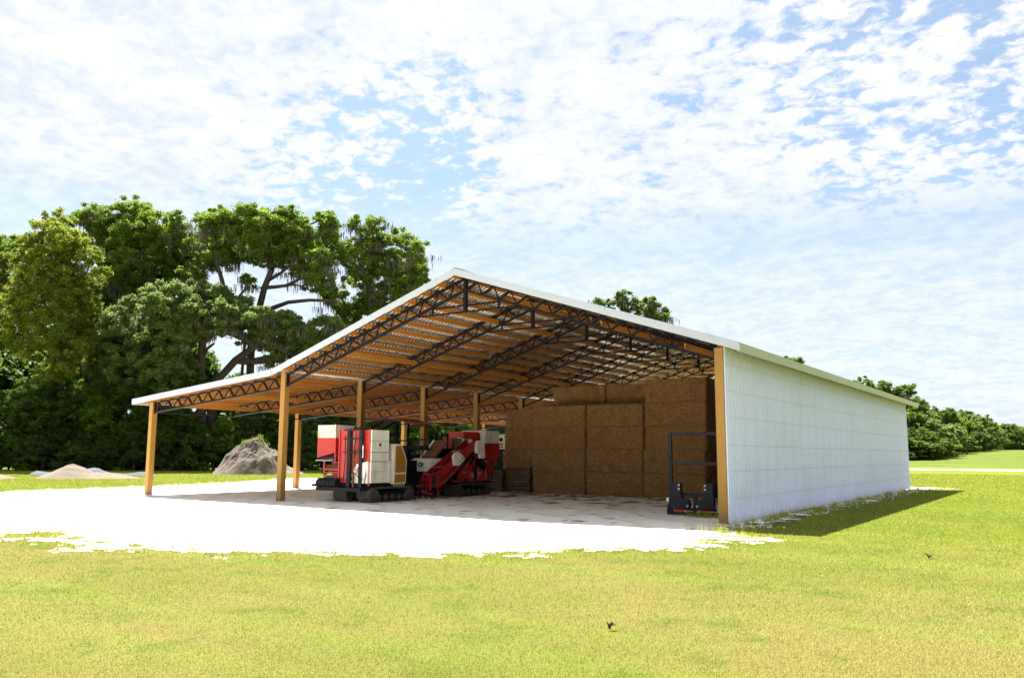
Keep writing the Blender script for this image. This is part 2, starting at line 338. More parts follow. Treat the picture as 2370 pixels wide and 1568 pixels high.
# sand yard: coarse cells inside, ten-centimetre cells along its ragged rim
vv, ff = [], []; idx = {}
def vid(x, y):
    k = (round(x*100), round(y*100))
    if k not in idx: idx[k] = len(vv); vv.append((x, y, .004))
    return idx[k]
cx = np.arange(-40, 4, 1.); cy = np.arange(-24, 31, 1.)
CX, CY = np.meshgrid(cx, cy); SDc = yard_sd(CX+.5, CY+.5)
for x0, y0, s in zip(CX.ravel(), CY.ravel(), SDc.ravel()):
    if s < -3.6: continue
    if s > 3.2: ff.append((vid(x0, y0), vid(x0+1, y0), vid(x0+1, y0+1), vid(x0, y0+1))); continue
    h = .1 if y0 < 0 else .2; n = int(round(1/h)); g = np.arange(n)*h
    gx, gy = np.meshgrid(x0+g, y0+g); sf = sand_field(gx+h/2, gy+h/2) > 0.05
    for a, b_, k in zip(gx.ravel(), gy.ravel(), sf.ravel()):
        if k: ff.append((vid(a, b_), vid(a+h, b_), vid(a+h, b_+h), vid(a, b_+h)))
me = bpy.data.meshes.new('sand_yard'); me.from_pydata(vv, [], ff); me.update()
tag(link('sand_yard', me, 'sand'), 'bright crushed pale sand yard and drive in front of and under the barn', kind='structure')
b = MB(); xx = np.linspace(-14, 120, 80); wv = [math.sin(x*.09)*.5 for x in xx]
for i in range(79):
    y0, y1 = 85.4, 87.8
    q = [(xx[i], y0+wv[i]), (xx[i+1], y0+wv[i+1]), (xx[i+1], y1+wv[i+1]), (xx[i], y1+wv[i])]
    b.add([(x, y, float(terrain(x, y))+.012) for x, y in q], [(0, 1, 2, 3)])
tag(b.build('sand_track', 'sand'), 'thin pale sand track crossing the far field', kind='structure')
# ------------------------------------------------------------------ the barn
W1, W0, BAY, NB = 15.27, 7.5, 3.678, 7; L = BAY*NB; XR = -W1/2
barn = empty('pole_barn', (XR, L/2, 0), 'large open timber pole barn with black trusses and one white sheeted side wall', 'barn')
Y0, Y1 = -.54, L+.54
def rtop(x): return 6.90 - .329*abs(x-XR) if x > -15.35 else 6.90 - .329*abs(-15.35-XR) - .0925*(-15.35-x)
RS_, RL = .67, -23.36
# posts
def post(x, y, h, w=.21):
    b = MB().box((-w/2, -w/2, 0), (w/2, w/2, h)); key = 'post%.2f' % h
    me = bpy.data.meshes.get(key) or b.mesh(key)
    o = link('post', me, 'post', barn, Vector((x, y, -.0)) - WL[barn.name]); o.rotation_euler.z = R.choice((0, math.pi/2, math.pi))
    return o
for k in range(NB+1):
    post(0, k*BAY, 4.13); post(-W1, k*BAY, 4.30)
    if k % 2 == 0 or k == NB: post(-W1-W0, k*BAY, 3.52)
# trusses
def truss_geo():
    """chord bars and web bars of one frame at y = 0"""
    ch, wb = MB(), []
    dz = .165; dep = .385
    def top(x): return rtop(x) - dz
    yo = (0, 0, 1)
    # main chords
    for s, xa in ((-1, -15.15), (1, -.12)):
        ch.bar((xa, 0, top(xa)-.03), (XR, 0, top(XR)-.03), .085, .062)
        ch.bar((xa, 0, top(xa)-dep), (XR, 0, top(XR)-dep), .085, .062)
        ch.box((xa-.03, -.05, top(xa)-dep-.05), (xa+.03, .05, top(xa)+.02))
        n = 12; pitch = .588; st = XR + s*.42
        for i in range(n):
            xt = st + s*i*pitch; xb = xt - s*.40; xn = xt - s*pitch
            if i: wb.append(((xt, 0, top(xt)-.03), (xb, 0, top(xb)-dep), .058))
            else: wb.append(((xt, 0, top(xt)-.03), (XR+s*.06, 0, top(XR)-dep), .058))
            if i: wb.append(((xb, 0, top(xb)-dep), (xn, 0, top(xn)-.03), .036))
    ch.box((XR-.05, -.05, 5.70), (XR+.05, .05, top(XR)+.02))
    # ties under the ridge
    ch.bar((-8.9, 0, 5.90), (-6.4, 0, 5.90), .05, .05); ch.bar((-9.42, 0, 5.71), (-5.88, 0, 5.71), .05, .05)
    for x in (-8.86, -6.44): ch.bar((x, 0, 5.70), (x, 0, 6.02), .05)
    # lean-to
    x0, x1 = -22.66, -15.38
    ch.bar((x0, 0, top(x0)-.03), (x1, 0, top(x1)-.03), .085, .062); ch.bar((x0, 0, top(x0)-dep), (x1, 0, top(x1)-dep), .085, .062)
    ch.box((x0-.03, -.05, top(x0)-dep-.05), (x0+.03, .05, top(x0)+.03))
    ch.bar((x0-.35, 0, top(x0)-.06), (x0, 0, top(x0)-.03), .06, .04)
    for i in range(12):
        xt = -22.45 + i*.603; xb = xt + .2; xn = xt + .603
        wb.append(((xt, 0, top(xt)-.03), (min(xb+.1, x1), 0, top(xb)-dep), .062))
        if xn < x1+.02: wb.append(((xb+.1, 0, top(xb)-dep), (min(xn, x1), 0, top(xn)-.03), .034))
    for i in range(13):      # purlin clips
        xt = -22.45 + i*.603
        if xt < x1: ch.box((xt-.05, -.06, top(xt)-.01), (xt+.05, .06, top(xt)+.05))
    for s in (-1, 1):
        for i in range(12):
            xt = XR + s*(.42 + i*.588); ch.box((xt-.05, -.06, top(xt)-.02), (xt+.05, .06, top(xt)+.05))
    return ch, wb
ch, wb = truss_geo(); chm = ch.mesh('truss'); alln = MB(); alln.v, alln.f = list(ch.v), list(ch.f)
for p0, p1, wd in wb: alln.bar(p0, p1, wd, wd*.8)
allm = alln.mesh('truss_full'); webms = [(MB().bar(p0, p1, wd, wd*.8).mesh('web')) for p0, p1, wd in wb]
for k in range(NB+1):
    near = k < 4
    t = link('truss', chm if near else allm, 'black', barn, Vector((0, k*BAY, 0)) - WL[barn.name])
    if near:
        for m_ in webms: link('web', m_, 'black', t)
# steel header along the outer posts
for k in range(NB):
    b = MB()
    for z_ in (3.40, 3.13): b.bar((-22.72, k*BAY+.12, z_), (-22.72, (k+1)*BAY-.12, z_), .05, .045)
    b.box((-22.76, k*BAY-.08 if k else .11, 3.08), (-22.68, k*BAY+.08 if k else .16, 3.46)); b.build('header_beam', 'black', barn)
# purlins
def purlin_row(x, dx, dz_, skew=0):
    for k in range(NB):
        sh = .045 if k % 2 else 0
        y0 = k*BAY - (.5 if k == 0 else .04); y1 = (k+1)*BAY + (.5 if k == NB-1 else .04)
        key = 'purlin%d' % (0 if k == 0 else 2 if k == NB-1 else 1)
        me = bpy.data.meshes.get(key) or MB().box((-.02, 0, 0), (.02, y1-y0, .15)).mesh(key)
        xx_ = x + dx*sh; o = link('purlin', me, 'purlin', barn, Vector((xx_, y0, rtop(xx_)-.185)) - WL[barn.name])
for s in (-1, 1):
    for i in range(13):
        x = XR + s*(.16 + i*.588)
        if x < .1 and x > -15.3: purlin_row(x, s, 0)
for i in range(13): purlin_row(-22.95 + i*.603, 1, 0)
purlin_row(.35, -1, 0)
# longitudinal wood braces through the trusses
for x in (-21.3, -18.3, -12.6, -9.0, -6.3, -3.2, -.9):
    zt = rtop(x) - .165 - .36
    MB().box((x-.02, .05, zt), (x+.02, L-.05, zt+.16)).build('brace', 'purlin', barn)
# roof sheets
def corr_panel(xa, xb, side, wpan=.862, ribs=5):
    pr = []; p_ = wpan/ribs
    for i in range(ribs):
        y = i*p_; pr += [(y+.002, 0), (y+p_*.60, 0), (y+p_*.64, .03), (y+p_*.93, .03)]
    pr.append((wpan, 0)); b = MB(); n = len(pr); xs_ = [xa, xb]
    for x in xs_:
        for y, h in pr: b.v.append((x, y, rtop(x)-.028+h))
    b.f += [(i, i+1, n+i+1, n+i) for i in range(n-1)]
    return b.mesh('roof_panel')
NP = 31; PW = (Y1-Y0-.02)/NP
for xa, xb in ((XR, RS_-.02), (-15.35, XR), (RL+.02, -15.35)):
    me = corr_panel(xa, xb, 0, PW)
    for i in range(NP): link('roof_panel', me, 'roof', barn, Vector((0, Y0+.01+i*PW, 0)) - WL[barn.name])
# rake, eave and ridge trim
for y, sg in ((Y0, -1), (Y1, 1)):
    for xa, xb in ((RL, -15.36), (-15.34, XR-.003), (XR+.003, RS_)):
        b = MB(); za, zb = rtop(xa), rtop(xb); xa2, xb2 = xa, xb
        yo = y + sg*.018
        b.add([(xa, y, za-.195), (xb, y, zb-.195), (xb, y, zb+.012), (xa, y, za+.012), (xa, yo, za-.195), (xb, yo, zb-.195), (xb, yo, zb+.012), (xa, yo, za+.012)],
              [(0, 1, 2, 3), (7, 6, 5, 4), (0, 4, 5, 1), (3, 2, 6, 7), (1, 5, 6, 2), (0, 3, 7, 4)])
        yi = y - sg*.11
        b.add([(xa, y, za+.006), (xb, y, zb+.006), (xb, yi, zb+.006), (xa, yi, za+.006), (xa, y, za+.012), (xb, y, zb+.012), (xb, yi, zb+.012), (xa, yi, za+.012)],
              [(0, 1, 2, 3), (7, 6, 5, 4), (3, 2, 6, 7), (1, 2, 6, 5), (0, 3, 7, 4)])
        n = int(abs(xb-xa)/1.2)
        r = b.build('rake_trim', 'trim', barn); sc_ = MB()
        for i in range(n):
            x = xa + (xb-xa)*(i+.5)/n; sc_.box((x-.012, yo+sg*.001, rtop(x)-.05), (x+.012, yo+sg*.008, rtop(x)-.03))
        if n: sc_.build('screws', 'screw', r, kind='stuff', off=WL[barn.name])
n = 9; seg = (Y1-Y0)/n
for x, sg in ((RS_, 1), (RL, -1)):
    for i in range(n):
        z_ = rtop(x); t_ = .068 if sg > 0 else .02
        b = MB().prism([(x, z_-.004), (x+sg*.016, z_-.008), (x+sg*.016-sg*t_, z_-.20), (x-sg*t_, z_-.196)], 'y', Y0+.002+i*seg, Y0+(i+1)*seg-.004); b.build('eave_trim', 'trim', barn)
b = MB()
for s in (-1, 1): b.add([(XR, Y0, 6.935), (XR, Y1, 6.935), (XR+s*.2, Y1, 6.935-.329*.2), (XR+s*.2, Y0, 6.935-.329*.2)], [(0, 1, 2, 3)])
b.build('ridge_cap', 'trim', barn)
# wall sheets, girts, screws
NW = 30; WW = (L+.1)/NW; pr = []
for i in range(5):
    y = i*WW/5; pr += [(y+.003, 0), (y+.106, 0), (y+.116, .028), (y+.158, .028)]
pr.append((WW-.001, 0)); b = MB(); n = len(pr)
for z_ in (.03, 4.15):
    for y, h in pr: b.v.append((.118+h, y, z_))
b.f += [(i, i+1, n+i+1, n+i) for i in range(n-1)]
wm = b.mesh('wall_panel')
for i in range(NW):
    o = link('wall_panel', wm, 'wall', barn, Vector((R.uniform(-.0015, .0015), -.05+i*WW, R.uniform(-.008, .008))) - WL[barn.name])
MB().box((.106, -.068, .02), (.142, -.052, 4.16)).box((.04, -.112, .02), (.106, -.106, 4.12)).v and None
MB().box((.108, -.066, .02), (.142, -.053, 4.15)).build('corner_trim', 'wall', barn)
sc_ = MB()
rows = (.58, 1.22, 1.83, 2.49, 3.11, 3.75)
for z_ in rows:
    for j in range(NW*5):
        y = -.05 + j*WW/5 + .137; sc_.box((.1465, y-.010, z_-.010), (.153, y+.010, z_+.010))
sc_.build('screws', 'screw', barn, kind='stuff')
for z_ in rows: MB().box((.07, .12, z_-.07), (.108, L, z_+.07)).build('girt', 'purlin', barn)
MB().box((.0, .12, 4.17), (.1, L, 4.31)).build('girt', 'purlin', barn)
# ------------------------------------------------------------------ hay bales
def bale_mesh(seed, sx=2.44, sy=1.14, sz=.888):
    nx, ny, nz = 44, 12, 18; rr = random.Random(seed); off = Vector((seed*7.3, seed*3.1, 0)); b = MB(); ids = {}
    def P(i, j, k):
        if (i, j, k) in ids: return ids[(i, j, k)]
        u, v_, w_ = i/nx*2-1, j/ny*2-1, k/nz*2-1
        x, y, z_ = u*sx/2, v_*sy/2, w_*sz/2
        e = .035                                       # rounded edges
        cx_, cy_, cz_ = max(abs(x)-(sx/2-e), 0), max(abs(y)-(sy/2-e), 0), max(abs(z_)-(sz/2-e), 0)
        k2 = math.sqrt(cx_*cx_+cy_*cy_+cz_*cz_)
        f = 1 if k2 <= e else e/k2
        X = math.copysign(min(abs(x), sx/2-e)+cx_*f, x); Y = math.copysign(min(abs(y), sy/2-e)+cy_*f, y); Z = math.copysign(min(abs(z_), sz/2-e)+cz_*f, z_)
        q = Vector((X*1.6, Y*1.6, Z*5)) + off; d = .034*noise.noise(q) + .026*noise.noise(Vector((X*9, Y*9, Z*22))+off)
        st = min(abs(((X/sx+.5)*6) % 1 - .5), .5); groove = -.038*math.exp(-(st/.1)**2)
        Y += math.copysign(d+groove, Y) if abs(v_) == 1 else 0
        if abs(u) == 1: X += math.copysign(d*2.4, X)
        if abs(w_) == 1: Z += math.copysign(abs(d)*.8 + .004, Z)
        ids[(i, j, k)] = len(b.v); b.v.append((X, Y, Z+sz/2)); return ids[(i, j, k)]
    for i in range(nx):
        for k in range(nz):
            b.f.append((P(i, 0, k), P(i+1, 0, k), P(i+1, 0, k+1), P(i, 0, k+1))); b.f.append((P(i, ny, k+1), P(i+1, ny, k+1), P(i+1, ny, k), P(i, ny, k)))
        for j in range(ny):
            b.f.append((P(i, j, nz), P(i+1, j, nz), P(i+1, j+1, nz), P(i, j+1, nz))); b.f.append((P(i, j+1, 0), P(i+1, j+1, 0), P(i+1, j, 0), P(i, j, 0)))
    for j in range(ny):
        for k in range(nz):
            b.f.append((P(0, j+1, k), P(0, j, k), P(0, j, k+1), P(0, j+1, k+1))); b.f.append((P(nx, j, k), P(nx, j+1, k), P(nx, j+1, k+1), P(nx, j, k+1)))
    return b.mesh('hay_bale', smooth=True)
BM = [bale_mesh(s) for s in range(5)]
ORD = ['lowest', 'second from the ground', 'third from the ground', 'fourth from the ground', 'topmost']
def stack(x, y, n, where, ex=0., lean=0.):
    for k in range(n):
        o = link('hay_bale', BM[(k*2+int(abs(x*3))) % 5], 'hay'); lw = ex if k < 2 else 0
        o.location = (x + R.uniform(-.025, .025) - lw + lean*k, y + R.uniform(-.02, .02) - (.03 if k < 2 else 0), .005 + k*.897)
        o.rotation_euler.z = R.choice((0, math.pi)) + R.uniform(-.006, .006)
        tag(o, 'hay bale %s in %s' % (ORD[k] if not (k == n-1 and n == 4) else 'topmost', where), 'hay bale', 'big square hay bales stacked in the barn')
stack(-10.74, 11.15, 4, 'the front column right of the pallets', .04)
stack(-8.2, 11.2, 4, 'the middle front column', .05)
stack(-5.62, 11.15, 5, 'the tall front column behind the steel frame', .06)
stack(-13.1, 12.5, 4, 'the column just behind the pallets', .06)
stack(-10.5, 12.45, 5, 'the back row behind the pallet-side column')
stack(-8.0, 12.5, 5, 'the back row behind the middle column')
stack(-5.4, 12.5, 4, 'the back row behind the tall column')
stack(-2.75, 12.2, 4, 'the column nearest the white wall', .03)
P = []
for xa, xb, y_, z0, z1, n_ in ((-12.0, -9.5, 10.57, 0, 3.6, 900), (-9.45, -6.95, 10.62, 0, 3.6, 900), (-6.9, -4.4, 10.57, 0, 4.5, 1100), (-14.35, -12.1, 11.93, 0, 3.6, 600), (-11.8, -6.8, 11.9, 3.6, 4.5, 500)):
    zz0 = RS.uniform(z0, z1, n_); snap = RS.rand(n_) < .35; zz0[snap] = np.round(zz0[snap]/.897)*.897 + RS.normal(0, .02, snap.sum()); xx0 = RS.uniform(xa, xb, n_); sn = RS.rand(n_) < .2; xx0[sn] = np.where(RS.rand(sn.sum()) < .5, xa, xb)
    P.append(np.stack([xx0, np.full(n_, y_)+RS.uniform(-.01, .04, n_), np.clip(zz0, .01, z1)], 1))
P.append(np.stack([RS.uniform(-14, -4, 1500), 10.55-np.abs(RS.normal(0, .22, 1500)), np.full(1500, .012)], 1)); P = np.concatenate(P); n = len(P)
a = RS.normal(size=(n, 3)); a[:, 2] -= .3; a[P[:, 2] < .02, 2] *= .1; a /= np.linalg.norm(a, axis=1)[:, None]; a[:, 1] = -np.abs(a[:, 1])*.7; l = RS.uniform(.04, .13, n)[:, None]; s_ = np.cross(a, RS.normal(size=(n, 3))); s_ /= np.linalg.norm(s_, axis=1)[:, None]+1e-6
tag(link('loose_straw', fast_mesh('loose_straw', np.stack([P-s_*.005, P+s_*.005, P+a*l], 1).reshape(-1, 3), 3), 'straw'), 'loose stalks sticking out of and lying before the bales', kind='stuff')
# ------------------------------------------------------------------ pallets
def pallet_parts():
    b = MB(); dk = [MB() for _ in range(7)]
    for i in range(3): b.box((-.6, -.5+i*.455, .02), (.6, -.41+i*.455, .105))
    for i, m_ in enumerate(dk): m_.box((-.6+i*.184, -.51, .106), (-.6+i*.184+.098, .51, .126))
    bt = MB()
    for i in range(3): bt.box((-.6+i*.55, -.51, 0), (-.5+i*.55, .51, .019))
    return b.mesh('stringers'), [m_.mesh('deck_board') for m_ in dk], bt.mesh('bottom_boards')
st_, dk_, bt_ = pallet_parts()
def pallets(x, y, n, where):
    for k in range(n):
        e = empty('pallet', (x+R.uniform(-.03, .03), y+R.uniform(-.03, .03), .006+k*.128), 'wooden pallet, %s of the %d stacked %s' % (['lowest', 'second', 'third', 'fourth', 'fifth', 'sixth', 'seventh', 'topmost'][k if k < n-1 else 7], n, where), 'pallet', 'pallets stacked beside the hay')
        e.rotation_euler.z = R.uniform(-.04, .04)
        link('stringers', st_, 'pallet', e); link('bottom_boards', bt_, 'pallet', e)
        for m_ in dk_: link('deck_board', m_, 'pallet', e)
pallets(-12.72, 11.0, 8, 'against the hay'); pallets(-13.98, 10.8, 7, 'behind the red elevator machine')
# ------------------------------------------------------------------ steel frame attachment by the right wall
fr = empty('loader_frame', (-1.2, 2.35, 0), 'tall black steel loader frame with two cylinder blocks, leaning beside the wall post', 'loader frame')
FX0, FX1, FY = -2.30, -.93, 2.3
for x in (FX0, FX1): MB().box((x-.045, FY-.045, .06), (x+.045, FY+.045, 2.22)).build('upright', 'blackp', fr)
for z_ in (2.17, 1.37, .56): MB().box((FX0+.046, FY-.035, z_-.04), (FX1-.046, FY+.035, z_+.04)).build('crossbar', 'blackp', fr)
b = MB().box((FX0-.08, FY-.12, .01), (FX1+.08, FY+.32, .09)); b.prism([(-.12+FY, .09), (.1+FY, .09), (FY, .3)], 'x', FX0-.09, FX0-.07); b.build('base_bar', 'blackp', fr)
MB().box((FX0+.1, FY-.05, .13), (FX1-.1, FY+.01, .2)).build('lower_rail', 'blackp', fr)
MB().box((-1.66, FY-.04, .09), (-1.57, FY+.04, .52)).build('centre_strut', 'blackp', fr)
for s, x0 in ((1, FX0+.1), (-1, FX1-.1)):
    b = MB().prism([(x0, .2), (x0+s*.46, .2), (x0+s*.51, .3), (x0+s*.44, .42), (x0+s*.30, .44), (x0+s*.25, .56), (x0+s*.25, .86), (x0+s*.02, .86)], 'y', FY-.22, FY-.05)
    bl = b.build('cylinder_block', 'blackp', fr)
    b = MB()
    for q in ((x0+s*.45, .26), (x0+s*.22, .8), (x0+s*.22, .7), (x0+s*.4, .12)): b.tube([(q[0], FY-.24, q[1]), (q[0], FY-.2, q[1])], .03, 8)
    b.build('bolts', 'steelg', bl, off=WL[fr.name])
    MB().tube([(x0+s*.1, FY-.2, .13), (x0+s*.4, FY-.2, .13)], .025, 6).build('red_pin', 'red', fr)
MB().box((FX0-.12, FY-.05, .35), (FX0-.05, FY-.02, .45)).build('tag_plate', 'white', fr)
# ------------------------------------------------------------------ machines
def panel(parent, name, mat, a, b_, **k): return MB().box(a, b_).build(name, mat, parent, **k)
def track(parent, x0, x1, y0, y1, h=.5):
    r = h/2; pts = []
    for i in range(9): t = math.pi/2 + math.pi*i/8; pts.append((y0+r+math.cos(t)*r, r+math.sin(t)*r))
    pts = [(y, z_*.98) for y, z_ in pts]
    pts2 = [(2*((y0+y1)/2)-y, z_) for y, z_ in pts][::-1]; ring = pts + pts2
    ring = [(y, z_) for y, z_ in ring]; cyy, czz = (y0+y1)/2, r
    inner = [(cyy+(y-cyy)*(1-.05/((y1-y0)/2)), czz+(z_-czz)*(1-.05/r)) for y, z_ in ring]
    b = MB(); n = len(ring)
    for x in (x0, x1): b.v += [(x, y, z_) for y, z_ in ring] + [(x, y, z_) for y, z_ in inner]
    for i in range(n):
        j = (i+1) % n; b.f += [(i, j, 2*n+j, 2*n+i), (n+j, n+i, 3*n+i, 3*n+j), (i, n+i, n+j, j), (2*n+j, 3*n+j, 3*n+i, 2*n+i)]
    # lugs
    per = []; 
    for i in range(n):
        a, c = ring[i], ring[(i+1) % n]; d = math.dist(a, c); m_ = max(1, int(round(d/.13)))
        for q in range(m_): per.append((a[0]+(c[0]-a[0])*q/m_, a[1]+(c[1]-a[1])*q/m_))
    for y, z_ in per: b.box((x0+.02, y-.022, z_-.03), (x1-.02, y+.022, z_+.03))
    tk = b.build('track', 'rubber', parent)
    for (y, rr_) in ((y0+r, r*.72), (y1-r, r*.72)): MB().tube([(x0+.03, y, r), (x1-.03, y, r)], rr_, 14).build('sprocket', 'rubber', tk, off=WL[parent.name])
    m_ = 5
    for i in range(m_):
        y = y0+r*1.7+(y1-y0-3.4*r)*i/(m_-1); MB().tube([(x0+.02, y, .17), (x1-.015, y, .17)], .1, 12).tube([(x1-.02, y, .17), (x1+.005, y, .17)], .035, 8).build('roller', 'rubber', tk, off=WL[parent.name])
    panel(parent, 'track_frame', 'black', (x0+.1, y0+r, .2), (x1-.04, y1-r, .34))
    return tk
# machine 1
h1 = empty('tracked_harvester', (-13.2, 2.0, 0), 'red and white tracked harvester with hopper, black mast and amber side guard, nearest the camera', 'harvester', 'red and white tracked farm machines')
track(h1, -12.76, -12.14, 1.0, 3.15); track(h1, -13.85, -13.22, 1.0, 3.15)
MB().box((-13.8, .98, .5), (-12.2, 3.3, .63)).box((-13.2, 1.1, .3), (-12.8, 3.1, .5)).build('chassis', 'black', h1)
MB().box((-14.32, .66, .37), (-12.28, .76, .48)).box((-13.9, .76, .4), (-13.8, 1.0, .5)).box((-12.4, .76, .4), (-12.3, 1.0, .5)).box((-14.3, .76, .36), (-13.85, 1.3, .42)).build('bumper_beam', 'blackp', h1)
panel(h1, 'cabinet', 'red', (-13.6, 1.0, .64), (-12.175, 1.86, 2.36))
for z_ in (.66, 1.3, 1.75, 2.32): panel(h1, 'rib', 'red', (-13.6, .972, z_-.02), (-12.19, .999, z_+.02))
for x in (-13.58, -12.21): panel(h1, 'edge_post', 'red', (x-.025, .955, .56), (x+.025, .999, 2.38))
zs = [.63, 1.07, 1.35, 1.37, 1.66, 1.68, 2.03, 2.37]
for z0, z1 in ((.64, 1.0), (1.01, 1.32), (1.34, 1.62), (1.64, 1.99), (2.0, 2.36)):
    e = .025 if z1 < 1.35 else 0
    pn = panel(h1, 'side_panel', 'white', (-12.172, .98-e, z0), (-12.14+e, 1.80+e, z1))
    f_ = MB(); x = -12.139+e
    f_.box((x, .98-e, z0), (x+.018, 1.8+e, z0+.03)).box((x, .98-e, z1-.03), (x+.018, 1.8+e, z1)).box((x, .98-e, z0+.031), (x+.018, 1.01-e, z1-.031)).box((x, 1.77+e, z0+.031), (x+.018, 1.8+e, z1-.031)); f_.build('frame_lip', 'white', pn, off=WL[h1.name])
MB().box((-12.134, 1.34, 1.83), (-12.128, 1.43, 1.93)).build('sticker', 'black', h1)
MB().prism([(-12.72, .63), (-12.2, .63), (-12.2, 1.34), (-12.72, 1.24)], 'y', .90, .965).build('lower_tank', 'white', h1)
for x, wd in ((-13.06, .085), (-12.52, .085)): MB().box((x-wd*.85, .87, .48), (x+wd*.85, .935, 2.40)).build('mast_post', 'blackp', h1)
for z_ in (2.36, 2.07, 1.63): MB().box((-13.2, .755, z_-.022), (-12.4, .798, z_+.022)).build('mast_crossbar', 'blackp', h1)
MB().tube([(-12.80, .86, .5), (-12.80, .86, 1.7)], .035, 8).build('lift_cylinder', 'rust', h1); MB().tube([(-12.80, .86, 1.7), (-12.80, .86, 2.3)], .022, 8).build('piston_rod', 'steelg', h1)
for i, (xa, za, xb_, zb_) in enumerate(((-12.92, 2.05, -12.88, .6), (-12.68, 2.05, -12.7, 1.55), (-12.95, 1.6, -12.84, .7), (-12.65, .95, -12.35, .75), (-12.85, 1.1, -12.5, 1.0))):
    MB().tube([(xa, .83, za), ((xa+xb_)/2+.04*(-1)**i, .79, (za+zb_)/2), (xb_, .84, zb_)], .014, 6).build('hose', 'black' if i != 4 else 'red', h1)
MB().tube([(-12.78, .97, 1.05), (-12.60, .955, 1.05)], [.13, .13], 14).build('reservoir', 'white', h1)
MB().box((-12.99, .945, .64), (-12.74, .97, .93)).build('battery_box', 'white', h1)
# hopper
hx0, hx1, hy0, hy1 = -15.02, -14.15, 1.33, 2.25
b = MB().box((hx0, hy0, 2.12), (hx1, hy0+.03, 2.56)).box((hx0, hy1-.03, 2.12), (hx1, hy1, 2.56)).box((hx0, hy0+.031, 2.12), (hx0+.03, hy1-.031, 2.56)).box((hx1-.03, hy0+.031, 2.12), (hx1, hy1-.031, 2.56))
b.box((hx1-.03, hy0-.012, 2.10), (hx1+.015, hy0-.001, 2.58)); b.build('hopper_extension', 'white', h1)
b = MB().prism([(hx0, 1.44), (hx1, 1.62), (hx1, 2.119), (hx0, 2.119)], 'y', hy0, hy0+.03).box((hx1-.03, hy0+.031, 1.44), (hx1, hy1, 2.119)).box((hx0, hy0+.031, 1.44), (hx0+.03, hy1, 2.119)).box((hx0, hy1-.03, 1.44), (hx1, hy1, 2.119))
b.box((hx1-.02, hy0-.012, 1.40), (hx1+.03, hy0-.001, 2.10)); b.build('hopper', 'red', h1)
MB().add([(hx0+.03, hy0-.1, 1.37), (hx1-.02, hy0-.1, 1.37), (hx1-.02, hy0+.5, 1.56), (hx0+.25, hy0+.5, 1.58), (hx0+.03, hy0-.1, 1.33), (hx1-.02, hy0-.1, 1.33), (hx1-.02, hy0+.5, 1.52), (hx0+.25, hy0+.5, 1.54)],
         [(0, 1, 2, 3), (7, 6, 5, 4), (0, 4, 5, 1), (1, 5, 6, 2), (2, 6, 7, 3), (3, 7, 4, 0)]).build('chute_tray', 'steelg', h1)
for x in (-15.0, -14.22):
    for y in (1.68, 2.2): MB().box((x-.035, y-.03, .8), (x+.035, y+.03, 1.43)).build('hopper_leg', 'red', h1)
MB().box((-13.95, 1.5, .72), (-13.64, 2.2, 2.1)).box((-14.1, 1.62, .72), (-13.96, 1.9, 1.42)).build('side_column', 'red', h1)
for z_, hh in ((.93, .04), (1.04, .07)): MB().box((-14.96, 1.66, z_-hh/2), (-14.26, 1.70, z_+hh/2)).build('hopper_rail', 'red', h1)
MB().tube([(-14.95, 1.78, 1.14), (-14.27, 1.78, 1.14)], .07, 12).build('feed_roller', 'rust', h1)
MB().box((-14.95, 2.0, .8), (-14.26, 2.16, 1.3)).build('inner_belt', 'red', h1)
MB().add([(-14.6, 1.15, .70), (-13.9, 1.15, .70), (-14.1, 1.6, .84), (-14.8, 1.6, .84), (-14.6, 1.15, .66), (-13.9, 1.15, .66), (-14.1, 1.6, .8), (-14.8, 1.6, .8)],
         [(0, 1, 2, 3), (7, 6, 5, 4), (0, 4, 5, 1), (1, 5, 6, 2), (2, 6, 7, 3), (3, 7, 4, 0)]).build('guard_plate', 'steelg', h1)
b = MB().tube([(-14.42, .9, .60), (-13.5, .9, .60)], .17, 16)
for x in (-14.2, -14.0, -13.8, -13.6): b.tube([(x-.02, .9, .60), (x+.02, .9, .60)], .185, 16)
b.build('winding_drum', 'blackp', h1)
MB().tube([(-15.16, 1.8, .97), (-15.06, 1.8, .97)], .12, 14).build('guide_wheel', 'black', h1)
MB().box((-14.9, 1.0, .48), (-13.86, 2.3, .56)).build('side_deck', 'black', h1)
# amber guard
x = -12.1
b = MB().prism([(1.83, .66), (2.02, .60), (2.02, 1.80), (2.0, 1.36), (1.83, 1.36)], 'x', x-.5, x-.04)
b.prism([(2.03, .58), (2.66, .60), (2.70, 1.36), (2.58, 1.62), (2.42, 1.90), (2.08, 1.92), (2.03, 1.86)], 'x', x-.5, x-.003); b.build('side_guard', 'white', h1)
MB().prism([(2.11, .96), (2.63, .97), (2.64, 1.36), (2.39, 1.85), (2.12, 1.86)], 'x', x-.002, x+.012).build('amber_panel', 'amber', h1)
MB().prism([(2.09, .62), (2.61, .64), (2.62, .91), (2.10, .90)], 'x', x-.002, x+.012).build('amber_panel', 'amber', h1)
b = MB()
for i in range(5): b.tube([(x-.05, 2.12+i*.12, .58), (x-.03, 2.12+i*.12, .50)], .025, 6)
b.build('drip_teeth', 'steelg', h1)
b = MB().box((-14.4, 2.0, .64), (-12.62, 3.2, 1.5)).box((-14.6, 3.6, .5), (-13.0, 4.3, 1.35)).box((-13.4, 2.0, 1.45), (-12.8, 2.8, 1.75)).tube([(-13.0, 2.9, 1.4), (-13.0, 2.9, 2.0)], .05, 8).box((-14.5, 2.4, .6), (-13.7, 3.2, 1.2)); b.build('engine', 'black', h1)
